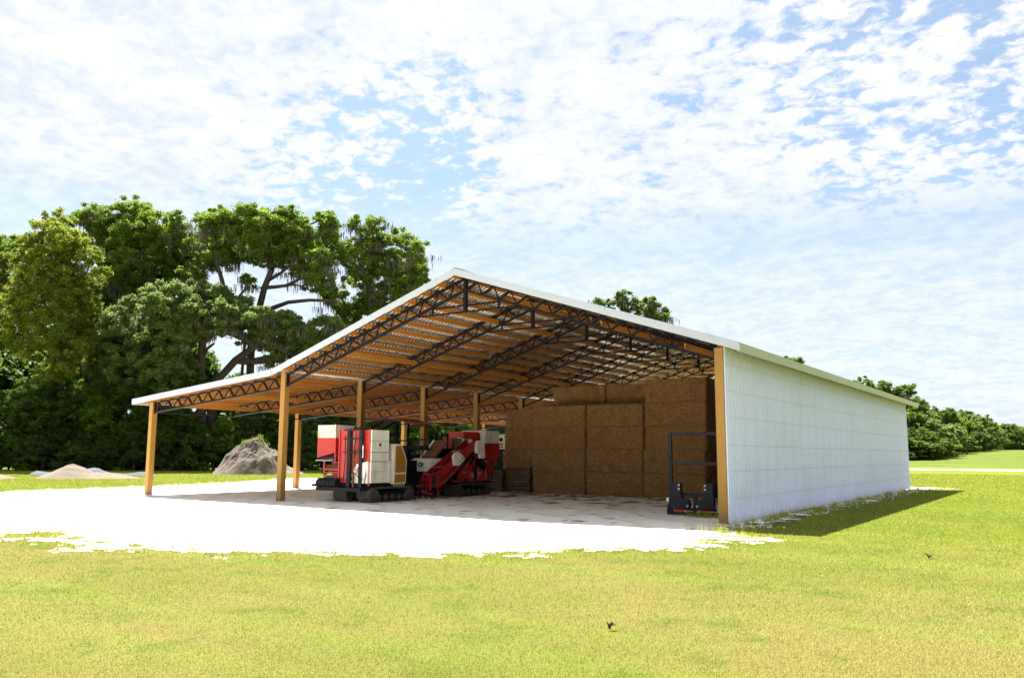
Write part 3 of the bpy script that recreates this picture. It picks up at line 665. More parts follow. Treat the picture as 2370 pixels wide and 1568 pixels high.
def canopy(parent, x0, x1, y0, y1, z0):
    b = MB(); n = 8
    for y in (y0, y1):
        for i in range(n+1): t = i/n; b.v.append((x0+(x1-x0)*t, y, z0+.17*math.sin(math.pi*t)))
    k = len(b.v); b.v += [(a, c, d+.03) for a, c, d in b.v[:k]]
    for i in range(n):
        b.f += [(i+1, i, n+1+i, n+2+i), (k+i, k+i+1, k+n+2+i, k+n+1+i), (i, i+1, k+i+1, k+i), (n+2+i, n+1+i, k+n+1+i, k+n+2+i)]
    b.f += [(n+1, 0, k, k+n+1), (n, 2*n+1, k+2*n+1, k+n)]
    return b.build('canopy', 'rust', parent)
canopy(h1, -14.35, -12.45, 3.0, 4.2, 2.66)
for x in (-13.7, -13.1):
    for y in (3.2, 3.9): MB().bar((x, y-.0, 2.71), (x-.05, y-.9 if y < 3.5 else y, 2.3 if y < 3.5 else 1.2), .05).build('canopy_post', 'black', h1)
MB().box((-13.9, 2.3, 1.2), (-13.8, 2.4, 2.3)).box((-13.2, 2.3, 1.7), (-13.1, 2.4, 2.3)).box((-13.9, 2.28, 2.3), (-13.0, 2.36, 2.36)).box((-13.7, 3.85, .9), (-13.62, 3.95, 2.7)).box((-14.0, 3.0, .5), (-12.6, 4.0, .95)).build('canopy_frame', 'black', h1)
# machine 2
h2 = empty('elevator_harvester', (-12.9, 6.8, 0), 'shade-toned red tracked machine with a sloping elevator and white rounded covers, between the posts', 'harvester', 'red and white tracked farm machines')
track(h2, -13.0, -12.36, 5.85, 8.1, .48); track(h2, -14.3, -13.7, 5.85, 8.1, .48)
MB().box((-14.2, 5.7, .47), (-12.4, 8.2, .55)).box((-13.6, 5.9, .3), (-13.2, 8.0, .47)).build('chassis', 'black', h2)
def side(x, t, pts, name, mat, **k): return MB().prism(pts, 'x', x-t, x).build(name, mat, h2, **k)
side(-12.18, .04, [(4.52, .30), (4.50, .92), (6.85, 2.22), (6.85, 1.86)], 'elevator_side', 'redshade')
side(-12.76, .04, [(4.47, .35), (4.43, .86), (7.0, 2.18), (7.12, 1.75)], 'elevator_side', 'redshade')
MB().add([(-12.76, 4.45, .45), (-12.22, 4.45, .45), (-12.22, 6.85, 1.88), (-12.76, 6.95, 1.9), (-12.76, 4.45, .4), (-12.22, 4.45, .4), (-12.22, 6.85, 1.83), (-12.76, 6.95, 1.85)],
         [(0, 1, 2, 3), (7, 6, 5, 4), (0, 4, 5, 1), (1, 5, 6, 2), (2, 6, 7, 3), (3, 7, 4, 0)]).build('elevator_bed', 'rubber', h2)
for t in (.16, .62): MB().tube([(-12.76, 4.5+2.4*t, .88+1.3*t), (-12.2, 4.5+2.3*t, .92+1.28*t)], .02, 6).build('cross_rod', 'steelg', h2)
b = MB(); 
for i in range(30):
    t = i/29; y, z_ = 4.35+2.35*t, .20+1.42*t; b.box((-12.45, y-.025, z_-.025), (-12.14, y+.025, z_+.04))
b.bar((-12.22, 4.3, .15), (-12.22, 6.75, 1.62), .06, .05); b.build('drive_chain', 'black', h2)
b = MB()
for (p_, q_) in (((-12.18, 4.5, .12), (-12.18, 4.5, .92)), ((-12.18, 4.08, .3), (-12.18, 4.08, .88)), ((-12.75, 4.35, .22), (-12.75, 4.4, .88)), ((-12.18, 4.08, .86), (-12.75, 4.4, .88)), ((-12.18, 4.08, .66), (-12.75, 4.38, .66)), ((-12.18, 4.08, .86), (-12.18, 4.5, .9)), ((-12.75, 4.3, .25), (-12.2, 4.2, .18)), ((-12.45, 4.2, .2), (-12.45, 4.25, .88)), ((-12.95, 4.3, .2), (-12.75, 4.35, .85))): b.bar(p_, q_, .06)
b.build('front_frame', 'redshade', h2)
b = MB().bar((-13.32, 4.35, .26), (-13.24, 4.4, .70), .10).bar((-13.24, 4.4, .68), (-13.2, 4.45, 1.0), .035); b.build('hitch_jack', 'redshade', h2)
MB().box((-12.85, 5.95, 2.18), (-12.15, 6.92, 2.42)).prism([(6.92, 2.16), (7.02, 2.2), (7.04, 2.34), (6.92, 2.43)], 'x', -12.85, -12.15).build('elevator_head', 'redshade', h2)
b = MB().prism([(5.36, 1.17), (5.58, 1.16), (5.93, 1.38), (5.92, 1.45), (5.72, 1.60), (5.52, 1.66), (5.36, 1.62), (5.27, 1.50)], 'x', -12.17, -12.06); b.build('chain_cover', 'white', h2)
b = MB()
for q in ((5.80, 1.43), (5.63, 1.32)): b.tube([(-12.065, q[0], q[1]), (-12.05, q[0], q[1])], .03, 8)
b.build('bolts', 'black', h2)
MB().prism([(6.66, 1.62), (6.86, 1.62), (6.88, 1.43), (7.20, 1.43), (7.13, 2.0), (7.02, 2.1), (6.85, 2.12), (6.71, 2.07), (6.65, 1.95)], 'x', -12.14, -12.03).build('chain_cover', 'white', h2)
MB().tube([(-12.3, 6.95, 1.3), (-12.3, 6.95, .6)], .05, 8).box((-12.4, 6.85, 2.1), (-12.2, 7.1, 2.2)).build('drive_motor', 'black', h2)
side(-12.36, .05, [(6.05, .56), (7.85, .56), (7.85, .95), (7.3, 1.05), (6.95, 1.25), (6.5, 1.15), (6.1, 1.05), (6.02, .8)], 'lower_side_plate', 'redshade')
side(-12.34, .04, [(6.1, 1.02), (6.9, 1.66), (6.95, 1.58), (6.35, .98)], 'brace_plate', 'redshade')
b = MB()
for (p_, q_) in (((-12.38, 5.45, .68), (-12.38, 5.75, .56)), ((-12.38, 5.75, .56), (-12.38, 6.1, .56)), ((-12.38, 5.85, .58), (-12.38, 6.1, 1.0)), ((-12.33, 6.75, .9), (-12.33, 7.0, 1.5)), ((-12.33, 7.45, .56), (-12.33, 7.45, 1.5)), ((-12.38, 6.9, 1.5), (-12.38, 7.9, 1.5)), ((-12.33, 6.9, 1.35), (-12.33, 6.45, .95))): b.bar(p_, q_, .05)
b.build('side_frame', 'redshade', h2)
MB().tube([(-12.35, 6.35, .62), (-12.31, 6.35, .62)], .06, 10).tube([(-12.33, 7.5, 1.1), (-12.3, 7.5, 1.1)], .16, 12).build('pulley', 'black', h2)
MB().box((-14.0, 6.1, .56), (-12.45, 7.9, 1.1)).box((-13.3, 7.6, 1.1), (-12.6, 8.1, 1.5)).build('body', 'black', h2)
# bin
by0, by1, bx0, bx1 = 7.95, 8.92, -13.75, -12.58
b = MB().box((bx0, by0, 2.02), (bx1, by0+.03, 2.52)).box((bx1-.03, by0+.031, 2.02), (bx1, by1, 2.52)).box((bx0, by0+.031, 2.02), (bx0+.03, by1, 2.52)).box((bx0+.031, by1-.03, 2.02), (bx1-.031, by1, 2.52)).box((bx1-.02, by0-.015, 2.0), (bx1+.012, by0-.001, 2.53)); b.build('bin_extension', 'white', h2)
MB().box((bx0, by0-.012, 2.522), (bx1, by0+.02, 2.545)).build('bin_rim', 'redshade', h2)
b = MB().box((bx0, by0, 1.5), (bx1+.01, by1, 2.018)).prism([(by0, 1.499), (by1, 1.499), (by1-.3, 1.1), (by1-.3, .75), (by0+.1, .75)], 'x', bx0, bx1-.05)
for i in range(5): b.box((bx1+.011, by0+.1+i*.19, 1.5), (bx1+.022, by0+.13+i*.19, 2.0))
b.build('bin', 'redshade', h2)
MB().box((-14.3, 7.3, 1.1), (-13.75, 7.5, 2.25)).build('rear_panel', 'redshade', h2)
b = MB().box((-14.4, 6.6, .9), (-13.3, 7.3, 1.5)).box((-14.2, 6.7, 1.5), (-13.5, 7.2, 1.8)).tube([(-14.25, 6.6, 1.5), (-14.25, 6.6, 2.3)], .11, 12).tube([(-13.9, 6.6, 1.4), (-13.9, 6.6, 1.7)], .16, 12)
for x_ in (-14.1, -13.8, -13.5): b.bar((x_, 6.7, 1.5), (x_, 6.7, 2.36), .05)
b.bar((-14.15, 6.7, 2.36), (-13.45, 6.7, 2.36), .05); b.build('engine', 'black', h2)
canopy(h2, -15.45, -13.62, 6.5, 7.6, 2.66)
for x_ in (-14.3, -13.95): MB().bar((x_-.35, 7.0, 2.72), (x_, 7.0, 2.3), .05).build('canopy_post', 'black', h2)
b = MB().tube([(-14.0, 6.55, 1.75), (-13.9, 6.3, 1.75)], .08, 10); b.build('lamp', 'steelg', h2)
# hoses, rods and small fittings on the two harvesters
for i, ps in enumerate((((-12.16, 4.6, .62), (-12.13, 5.2, .98), (-12.15, 5.6, 1.25)), ((-12.14, 6.2, 1.45), (-12.12, 6.5, 1.2), (-12.3, 6.8, .9)), ((-12.3, 7.2, 1.45), (-12.25, 7.5, 1.25), (-12.3, 7.8, .8)), ((-12.5, 8.2, 1.4), (-12.4, 8.4, 1.0), (-12.6, 8.3, .6)), ((-12.9, 6.6, 1.7), (-12.8, 6.9, 1.9), (-12.7, 7.4, 1.6)))):
    MB().tube(ps, .016, 6).build('hose', 'black', h2)
for ps in (((-12.31, 6.3, 1.05), (-12.31, 6.62, 1.4)), ((-12.31, 7.1, .62), (-12.31, 7.1, 1.0)), ((-12.15, 4.8, .55), (-12.15, 6.0, 1.25)), ((-12.3, 7.62, .6), (-12.3, 7.62, 1.35))): MB().tube(ps, .013, 6).build('rod', 'steelg', h2)
for y_, z_, r_ in ((6.75, .78, .10), (7.25, .85, .07), (6.25, .9, .05), (7.65, 1.3, .06)): MB().tube([(-12.35, y_, z_), (-12.30, y_, z_)], r_, 12).build('pulley', 'steelg', h2)
for y_ in (8.1, 8.3, 8.5): MB().tube([(-12.65, y_, .6), (-12.65, y_, 1.4)], .02, 6).build('rod', 'black', h2)
for ps in (((-13.3, .95, 2.2), (-13.25, .92, 1.4), (-13.32, .93, .7)), ((-12.3, .93, 1.2), (-12.26, .89, .9), (-12.34, .9, .62)), ((-14.2, .8, .75), (-13.9, .7, .78), (-13.7, .85, .5))): MB().tube(ps, .014, 6).build('hose', 'black', h1)
for z_ in (1.0, 1.33, 1.63, 1.995): MB().box((-12.172, .99, z_-.006), (-12.168, 1.79, z_+.012)).build('rust_seam', 'rust', h1)
MB().box((-13.45, .955, 2.30), (-13.1, .97, 2.40)).build('bracket', 'red', h1); MB().box((-12.9, .9, 2.38), (-12.65, 1.0, 2.44)).build('bracket', 'black', h1)
MB().box((-12.42, .862, 1.45), (-12.38, .869, 1.85)).build('gauge', 'white', h1)
# machine 3
h3 = empty('white_hooded_machine', (-13.4, 5.2, 0), 'small machine with a cream hood and round emblem, parked between the two red machines', 'farm machine')
MB().add([(-13.74, 4.95, 1.42), (-12.86, 4.95, 1.40), (-12.93, 4.85, .94), (-13.76, 4.85, .95), (-13.7, 5.5, 1.44), (-12.82, 5.5, 1.42), (-12.85, 5.5, .95), (-13.76, 5.5, .95)],
         [(3, 2, 1, 0), (4, 5, 6, 7), (0, 1, 5, 4), (1, 2, 6, 5), (2, 3, 7, 6), (3, 0, 4, 7)]).build('hood', 'white', h3)
em = MB()
for rr_, yy, nme in ((.14, 4.893, 0), ): em.prism([(-13.33+rr_*math.cos(t*math.pi/10), 1.2+.75*rr_*math.sin(t*math.pi/10)) for t in range(20)], 'y', 4.88, 4.905)
eo = em.build('emblem', 'steelg', h3)
MB().prism([(-13.33+.1*math.cos(t*math.pi/10), 1.2+.075*math.sin(t*math.pi/10)) for t in range(20)], 'y', 4.872, 4.879).build('emblem_centre', 'tarp', eo, off=WL[h3.name])
MB().prism([(-13.39, 1.175), (-13.27, 1.175), (-13.3, 1.215), (-13.33, 1.245), (-13.36, 1.215)], 'y', 4.866, 4.871).build('emblem_mark', 'white', eo, off=WL[h3.name])
MB().box((-13.7, 5.0, .55), (-12.9, 5.45, .94)).box((-13.65, 4.9, .62), (-12.98, 4.99, .9)).build('body', 'black', h3)
MB().box((-13.9, 5.0, .9), (-13.78, 5.4, 1.36)).build('side_cover', 'white', h3)
for x_ in (-13.75, -12.88): MB().tube([(x_-.09, 5.2, .3), (x_+.09, 5.2, .3)], .295, 18).build('wheel', 'rubber', h3)
MB().tube([(-13.45, 4.9, .35), (-13.2, 4.9, .35)], .1, 12).build('roller', 'white', h3)
b = MB().add([(-13.9, 5.55, 1.4), (-13.3, 5.55, 1.4), (-12.9, 5.9, 2.1), (-13.5, 5.9, 2.1), (-13.9, 5.65, 1.35), (-13.3, 5.65, 1.35), (-12.9, 6.0, 2.05), (-13.5, 6.0, 2.05)],
         [(0, 1, 2, 3), (7, 6, 5, 4), (0, 4, 5, 1), (1, 5, 6, 2), (2, 6, 7, 3), (3, 7, 4, 0)]); b.build('seat_belt_ramp', 'rust', h3)
MB().bar((-13.93, 5.54, 1.4), (-13.53, 5.89, 2.1), .06).build('ramp_edge', 'white', h3)
b = MB()
for i in range(5):
    x_ = -13.3+i*.27; b.tube([(x_, 4.3, .32), (x_-.10, 4.25, .12), (x_-.02, 4.2, .02), (x_+.12, 4.15, .03)], .016, 6)
for i in range(4):
    x_ = -13.1+i*.25; b.tube([(x_, 3.6, .35), (x_-.12, 3.55, .15), (x_-.05, 3.5, .02), (x_+.15, 3.45, .06), (x_+.22, 3.45, .2)], .016, 6)
b.bar((-13.5, 4.3, .34), (-12.1, 4.3, .34), .05); b.bar((-13.3, 3.6, .36), (-12.2, 3.6, .36), .05); b.bar((-13, 3.6, .36), (-13, 5, .4), .05); b.build('tine_bar', 'black', h3)
# dark boom implement
h4 = empty('boom_implement', (-15.2, 5.5, 0), 'dark folded boom implement with hanging tines, behind the nearest harvester', 'implement')
MB().box((-16.6, 5.4, 1.72), (-13.5, 5.55, 1.9)).box((-15.9, 5.62, .95), (-13.9, 6.3, 1.55)).box((-14.4, 4.9, .3), (-13.95, 5.5, 1.2)).box((-16.4, 5.5, 1.2), (-14.2, 5.6, 1.3)).box((-16.3, 5.3, .0), (-16.15, 5.5, 1.75)).box((-14.5, 5.3, .0), (-14.35, 5.5, 1.75)).box((-16.2, 5.6, .4), (-14.3, 6.2, 1.0)).build('beam', 'black', h4)
for i in range(17):
    x_ = -16.5+i*.18; MB().tube([(x_, 5.38, 1.75), (x_+.03, 5.3, 1.3), (x_-.05, 5.25, .75)], .018, 5).build('tine', 'black', h4)
MB().tube([(-16.6, 5.2, 1.92), (-14.6, 5.2, 2.08), (-13.0, 5.2, 2.14)], .025, 6).build('boom_pole', 'black', h4)
# cabinet with round ports
h5 = empty('vented_cabinet', (-15.2, 13.3, 0), 'pale cabinet panels with round ports above a dark base, just left of the hay', 'cabinet')
MB().box((-15.7, 13.25, .01), (-14.3, 13.5, 1.82)).build('base', 'black', h5); MB().box((-15.75, 13.22, 2.42), (-14.3, 13.6, 2.5)).build('lid', 'white', h5)
for x_ in (-15.58, -15.24, -14.9):
    pn = MB().box((x_, 13.2, 1.83), (x_+.30, 13.5, 2.41)).build('port_panel', 'white', h5); b = MB()
    for dx_, dz_, r_ in ((.15, .43, .10), (.08, .22, .045), (.22, .22, .045), (.08, .09, .045), (.22, .09, .045)): b.tube([(x_+dx_, 13.185, 1.83+dz_), (x_+dx_, 13.199, 1.83+dz_)], r_, 12)
    b.build('port', 'black', pn, off=WL[h5.name])
# ------------------------------------------------------------------ heaps and small things on the ground
def heap(name, cx_, cy_, prof, seed, mat, rough, label, cat, n=60, ext=5.):
    xs_ = np.linspace(-ext, ext, n); X, Y = np.meshgrid(xs_, xs_)
    Z = prof(X, Y); nz = vnoise(X+seed*9, Y, .8)*.5 + vnoise(X+seed*9, Y, 2.2)*.3 + vnoise(X, Y+seed*3, 6.)*.14
    Z = Z + rough*nz*np.clip(Z, 0, 1.2)
    V = np.stack([X+cx_, Y+cy_, Z], -1).reshape(-1, 3); i = np.arange(n*n).reshape(n, n); ok = (np.maximum.reduce([Z[:-1, :-1], Z[1:, :-1], Z[:-1, 1:], Z[1:, 1:]]) > .0)
    Fc = np.stack([i[:-1, :-1], i[:-1, 1:], i[1:, 1:], i[1:, :-1]], -1)[ok]
    me = bpy.data.meshes.new(name); me.from_pydata(V.tolist(), [], Fc.tolist()); me.update(); return tag(link(name, me, mat), label, cat), V
vdir = np.array([math.cos(YAW), math.sin(YAW)])     # across the view
def P_(X, Y): return X*vdir[0]+Y*vdir[1], -X*vdir[1]+Y*vdir[0]
def mound(X, Y):
    a, d = P_(X, Y); h = 2.75*np.clip(1 - np.abs((a+.1)/3.3)**1.25, 0, 1)*(a < .55) + 2.75*np.clip(1-np.abs((a-.3)/2.1)**.95, 0, 1)*(a >= .55)
    r = np.sqrt((a/1.35)**2 + (d/1.1)**2); h2_ = 2.75*np.clip(1.12-(r/2.05)**1.25, -.2, 1); sh = .55*np.clip(1-((a-2.4)/1.6)**2-(d/1.6)**2, 0, 1)
    return np.maximum(h2_, sh) - .06
mo, MV = heap('dirt_mound', -44.7, 22.7, mound, 1, 'dirt', .75, 'steep grey-brown dirt mound with grass on its crest, at the edge of the woods', 'dirt mound', 80, 5.2)
# weeds on the crest
P = MV[(MV[:, 2] > 1.0)]; nrm = P[:, 0]*-.8 + P[:, 1]*.2
sel = P[RS.rand(len(P)) < np.clip((P[:, 2]-2.1)*.6 + ((P[:, 0]*vdir[0]+P[:, 1]*vdir[1]) < (-44.7*vdir[0]+22.7*vdir[1])-.5)*.16, 0, .8)]
def blades(P, hgt, wid, lean=.5):
    n = len(P); a = RS.rand(n)*2*np.pi; l = hgt*(.6+.8*RS.rand(n)); wv_ = wid*(.7+.6*RS.rand(n)); ln = lean*RS.rand(n)*l; b2 = RS.rand(n)*2*np.pi
    s = np.stack([np.cos(a)*wv_/2, np.sin(a)*wv_/2, np.zeros(n)], 1); t = np.stack([np.cos(b2)*ln, np.sin(b2)*ln, l], 1)
    return np.stack([P-s, P+s, P+t], 1).reshape(-1, 3)
Pb = np.repeat(sel, 12, 0) + RS.normal(0, .1, (len(sel)*12, 3))*[1, 1, .2]
o = link('weeds', fast_mesh('weeds', blades(Pb, .2, .04)-np.array([0, 0, .05]), 3), 'bright', mo); o['kind'] = 'stuff'
heap('sand_pile', -44.2, 8.6, lambda X, Y: np.maximum(.95*np.clip(1-np.hypot(*[k/2.0 for k in P_(X, Y)]), -.05, 1), .42*np.clip(1.0-np.hypot((P_(X, Y)[0]-1.6)/3.2, P_(X, Y)[1]/1.5), -.05, 1)) - .03, 2, 'pile', .35, 'low pale sand pile left of the barn', 'sand pile', 50, 4.8)
heap('sand_pile', -47.2, 5.0, lambda X, Y: .45*np.clip(1-np.hypot(P_(X, Y)[0]/2.0, P_(X, Y)[1]/1.4), -.05, 1)-.02, 3, 'pile', .4, 'lowest sand pile, leftmost, beside the bigger pile', 'sand pile', 40, 3.)
b = MB(); nn = 26
for j in range(5):
    for i in range(nn):
        a = (i/(nn-1)-.5)*7.5; d = 1.9+j*.28; x_, y_ = -44.8+a*vdir[0]-d*vdir[1], 9.0+a*vdir[1]+d*vdir[0]
        b.v.append((x_, y_, .12+.42*math.sin(j/4*math.pi)*(.6+.8*noise.noise(Vector((a*.9, j*.7, 0))))*abs(math.cos(a*.8))))
for j in range(4):
    for i in range(nn-1): k = j*nn+i; b.f.append((k, k+1, k+nn+1, k+nn))
tag(b.build('plastic_sheet', 'tarp', smooth=True), 'crumpled grey-blue sheet lying behind the sand piles', 'sheet')
# rubble at the foot of the corner post and along the wall
def pebble(b, x, y, s):
    vs = []
    for q in ((1, 0, 0), (-1, 0, 0), (0, 1, 0), (0, -1, 0), (0, 0, 1), (0, 0, -1)):
        vs.append((x+q[0]*s*R.uniform(.7, 1.2), y+q[1]*s*R.uniform(.7, 1.2), max(0, s*.35)+q[2]*s*R.uniform(.5, .9)))
    b.add(vs, [(0, 2, 4), (2, 1, 4), (1, 3, 4), (3, 0, 4), (2, 0, 5), (1, 2, 5), (3, 1, 5), (0, 3, 5)])
b = MB()
for i in range(520):
    if i < 240: x_, y_ = R.gauss(.05, .45), -.25+R.gauss(0, .22)
    else: x_, y_ = .25+abs(R.gauss(0, .4)), R.uniform(0, 24)
    pebble(b, x_, y_, R.choice((.015, .02, .03, .045)))
tag(b.build('rubble', 'rock'), 'pale broken stones at the foot of the corner post and wall', kind='stuff')
b = MB()
for i in range(420):       # scattered hay and droppings
    if i < 170: x_, y_ = R.uniform(-12.5, -3.5), 10.2-abs(R.gauss(0, 2.3))
    elif i < 230: x_, y_ = R.uniform(-14, -2), R.uniform(-3, 6)
    elif i < 265: t = i-230; x_, y_ = -9.5+t*.14, 4.6+t*.085+R.gauss(0, .03)
    elif i >= 300: x_, y_ = R.uniform(-16, 1), R.uniform(-8.5, -1)
    else: t = i-265; x_, y_ = -6.3+t*.1, 5.5+t*.075+R.gauss(0, .03)
    if yard_sd(x_, y_) < .3: continue
    s = R.uniform(.06, .26)*(1 if i < 230 else .25 if i < 300 else R.choice((.3, .6, 1.3)))*(2.1 if i < 60 else 1); n = 16; c0 = R.uniform(0, 6.28); k = len(b.v); el = R.uniform(.35, .8)
    ring = []
    for j in range(n):
        t = 2*math.pi*j/n; rr_ = s*R.uniform(.35, 1.2); dx_, dy_ = rr_*math.cos(t), rr_*math.sin(t)*el
        ring.append((x_+dx_*math.cos(c0)-dy_*math.sin(c0), y_+dx_*math.sin(c0)+dy_*math.cos(c0), .0065))
    b.v += ring + [(x_, y_, .0065+s*.06)]; b.f += [(k+j, k+(j+1) % n, k+n) for j in range(n)]
tag(b.build('hay_litter', 'litter'), 'scraps of hay scattered on the pale barn floor', kind='stuff')
def twig(x, y, s, label):
    b = MB()
    for i in range(5):
        a = R.uniform(0, 6.28); b.tube([(x, y, .02), (x+math.cos(a)*s*.6, y+math.sin(a)*s*.6, .05+.5*s*R.random()), (x+math.cos(a+.4)*s, y+math.sin(a+.4)*s, .06+s*R.uniform(.2, .9))], [.010, .007, .003], 5)
    for i in range(9):
        a = R.uniform(0, 6.28); r_ = s*R.uniform(.2, .8); p0 = Vector((x+math.cos(a)*r_, y+math.sin(a)*r_, .04+R.random()*s*.5))
        b.add([p0, p0+Vector((.03, .01, .01)), p0+Vector((.04, .035, .02)), p0+Vector((.01, .03, .0))], [(0, 1, 2, 3)])
    tag(b.build('twig', 'bark'), label, 'twig')
twig(4.84, -4.28, .06, 'small dark twig standing up in the lawn to the right'); twig(3.18, -12.03, .032, 'small dark fallen twig lying low in the front lawn'); 
# ------------------------------------------------------------------ lawn blades
def in_view(P, m=1.16):
    d = P - CAM; a = d @ np.array(rt); f = d @ np.array(fw); return (f > 1) & (np.abs(a/f) < 1185/F_PX*m)
n = 1750000; D = 3.6*np.exp(RS.rand(n)**.93*math.log(84/3.6)); th = (RS.rand(n)-.5)*2.5
head = math.atan2(fw[1], fw[0]); px = CAM[0]+D*np.cos(head+th); py = CAM[1]+D*np.sin(head+th)
P = np.stack([px, py, np.zeros(n)], 1); ok = in_view(P) & (D > 6.2); ok |= RS.rand(n) < .38
ok &= ~((px > -15.5) & (px < .15) & (py > 0) & (py < L)) & (py < 80); P = P[ok]; D = D[ok]
sd = yard_sd(P[:, 0], P[:, 1]); near_e = (sd > -3.2) & (sd < 2.4); val = sd.copy()
idx_ = np.where(near_e)[0]; val[idx_] = sand_field(P[idx_, 0], P[idx_, 1])
keep = val < .02; keep |= (RS.rand(len(P)) < .50*np.exp(-np.clip(val, 0, 9)/.30))
ws = (P[:, 0] > .15) & (P[:, 0] < 1.35) & (P[:, 1] > 0) & (P[:, 1] < 26)
wn = np.zeros(len(P)); k_ = np.where(ws)[0]; wn[k_] = vnoise(P[k_, 0]*1.0, P[k_, 1]*.6, 2.2)
keep &= ~(ws & (wn > -.02) & (P[:, 0] < 1.1))
P = P[keep]; D = D[keep]; 
V_ = val[keep]
if len(P) > 620000: s_ = RS.choice(len(P), 620000, False); P = P[s_]; D = D[s_]; V_ = V_[s_]
P[:, 2] = terrain(P[:, 0], P[:, 1]) - .004
hgt = .025*(1+.018*D) * (.75+.7*np.clip(RS.rand(len(P)), 0, 1)**3); wid = .0064*np.maximum(1, D/7.5); rim = np.clip(1-np.abs(V_)/.5, 0, 1); hgt = hgt*(1+.9*rim); wid = wid*(1+.5*rim)
n = len(P); a = RS.rand(n)*2*np.pi; b2 = RS.rand(n)*2*np.pi; ln = hgt*RS.rand(n)*.9
s = np.stack([np.cos(a)*wid/2, np.sin(a)*wid/2, np.zeros(n)], 1); t = np.stack([np.cos(b2)*ln, np.sin(b2)*ln, hgt], 1)
tag(link('grass', fast_mesh('grass', np.stack([P-s, P+s, P+t], 1).reshape(-1, 3), 3), 'blade'), 'short mown grass blades of the lawn', kind='stuff')
# taller tufts: by the frame, along the wall, along the yard rim
pts = []
for cx_, cy_, r_, n_, in ((-1.0, 1.75, .32, 240), (-1.5, 1.8, .2, 60), (-.35, 1.6, .18, 50)):
    pts.append(np.stack([RS.normal(cx_, r_, n_), RS.normal(cy_, .12, n_), np.zeros(n_)], 1))
for i in range(70):
    y_ = R.uniform(-.3, 26); n_ = R.randint(10, 34); pts.append(np.stack([RS.normal(R.uniform(.25, .8), .06, n_), RS.normal(y_, .10, n_), np.zeros(n_)], 1))
for i in range(60):
    t = R.uniform(0, 1); j = R.randint(1, 12); q = YARD[j]*(1-t)+YARD[j+1]*t; n_ = R.randint(6, 22); pts.append(np.stack([RS.normal(q[0]+R.uniform(-1, 0), .07, n_), RS.normal(q[1]+R.uniform(-.2, 1.), .07, n_), np.zeros(n_)], 1))
P = np.concatenate(pts); tag(link('weed_tufts', fast_mesh('weed_tufts', blades(P, .15, .012, .6), 3), 'blade'), 'taller grass tufts along the wall foot, the yard rim and the black frame', kind='stuff')
# ------------------------------------------------------------------ trees
def leaf_quads(P, size, upb=.35):
    n = len(P); a = RS.normal(size=(n, 3)); a[:, 2] *= .6; a /= np.linalg.norm(a, axis=1)[:, None]
    b_ = RS.normal(size=(n, 3)); b_ -= (b_*a).sum(1)[:, None]*a; b_ /= np.linalg.norm(b_, axis=1)[:, None]
    l = (size*(.6+.8*RS.rand(n)))[:, None]
    return np.stack([P-a*l*.5-b_*l*.3, P-a*l*.4+b_*l*.3, P+a*l*.55], 1).reshape(-1, 3)
def lobe_points(c, r, dens, flat=.8, shell=.5):
    """clumped leaf positions through one lobe of a crown"""
    npf = max(6, int(11*r*r)); d = RS.normal(size=(npf, 3)); d[:, 2] += .3; d /= np.linalg.norm(d, axis=1)[:, None]
    rad = shell + (1-shell)*RS.rand(npf)**.6; Cn = c + d*(rad*r)[:, None]*np.array([1, 1, flat])
    npl = max(8, int(dens*r*r*15./npf)); pr_ = (.26+.11*r)*(.7+.6*RS.rand(npf)); st_ = RS.rand(npf) < .2; Cn[st_] += (Cn[st_]-c)*(.15+.35*RS.rand(st_.sum(), 1)); pr_[st_] *= .72
    q = RS.normal(size=(npf, npl, 3)); q /= np.linalg.norm(q, axis=2)[:, :, None]; q *= (RS.rand(npf, npl, 1)**.5)*(1+.5*(RS.rand(npf, npl, 1) < .14))
    q[:, :, 2] *= .7; Pp = Cn[:, None, :] + q*pr_[:, None, None]; return Pp.reshape(-1, 3), Cn
def limb_mesh(base, trunk, lobes, r0, rtw=.05):
    """a trunk polyline and, for each lobe, a limb grown from the nearest wood already there"""
    nodes = [Vector(p_) for p_ in trunk]; par = [i-1 for i in range(len(nodes))]; top = nodes[-1]
    order = sorted(lobes, key=lambda c: (Vector(c)-top).length)
    for c in order:
        c = Vector(c); best = min(range(len(nodes)), key=lambda i: (nodes[i]-c).length + (3 if nodes[i].z > c.z+.5 else 0) + (0 if i >= len(trunk)//2 else 4))
        a = nodes[best]; mid = a.lerp(c, .5) + Vector((R.uniform(-.4, .4), R.uniform(-.4, .4), R.uniform(-.5, .15)))*((c-a).length*.22)
        nodes.append(mid); par.append(best); nodes.append(c); par.append(len(nodes)-2)
    wgt = [0.]*len(nodes)
    for i in range(len(nodes)-1, 0, -1):
        wgt[i] += 1; wgt[par[i]] += wgt[i] if par[i] >= 0 else 0
    tot = max(wgt); rad = [max(rtw, r0*math.sqrt(max(w_, 1)/tot)) for w_ in wgt]
    tb = MB(); nt_ = len(trunk)
    tb.tube(nodes[:nt_], [r0*(1.25 if i == 0 else 1-.35*i/(nt_-1)) for i in range(nt_)], 9)
    kids = {}
    for i in range(nt_, len(nodes)): kids.setdefault(par[i], []).append(i)
    lb = []; root = {}
    for i in range(nt_, len(nodes)):
        p_ = par[i]
        if p_ < nt_: root[i] = len(lb); lb.append(MB())
        else: root[i] = root[p_]
        lb[root[i]].tube([nodes[p_], nodes[p_].lerp(nodes[i], .5)+Vector((R.uniform(-.1, .1),)*3), nodes[i]], [min(rad[i]*1.1, r0*.7), rad[i], rad[i]*.85], 6, cap=False)
    return tb, lb, nodes, rad
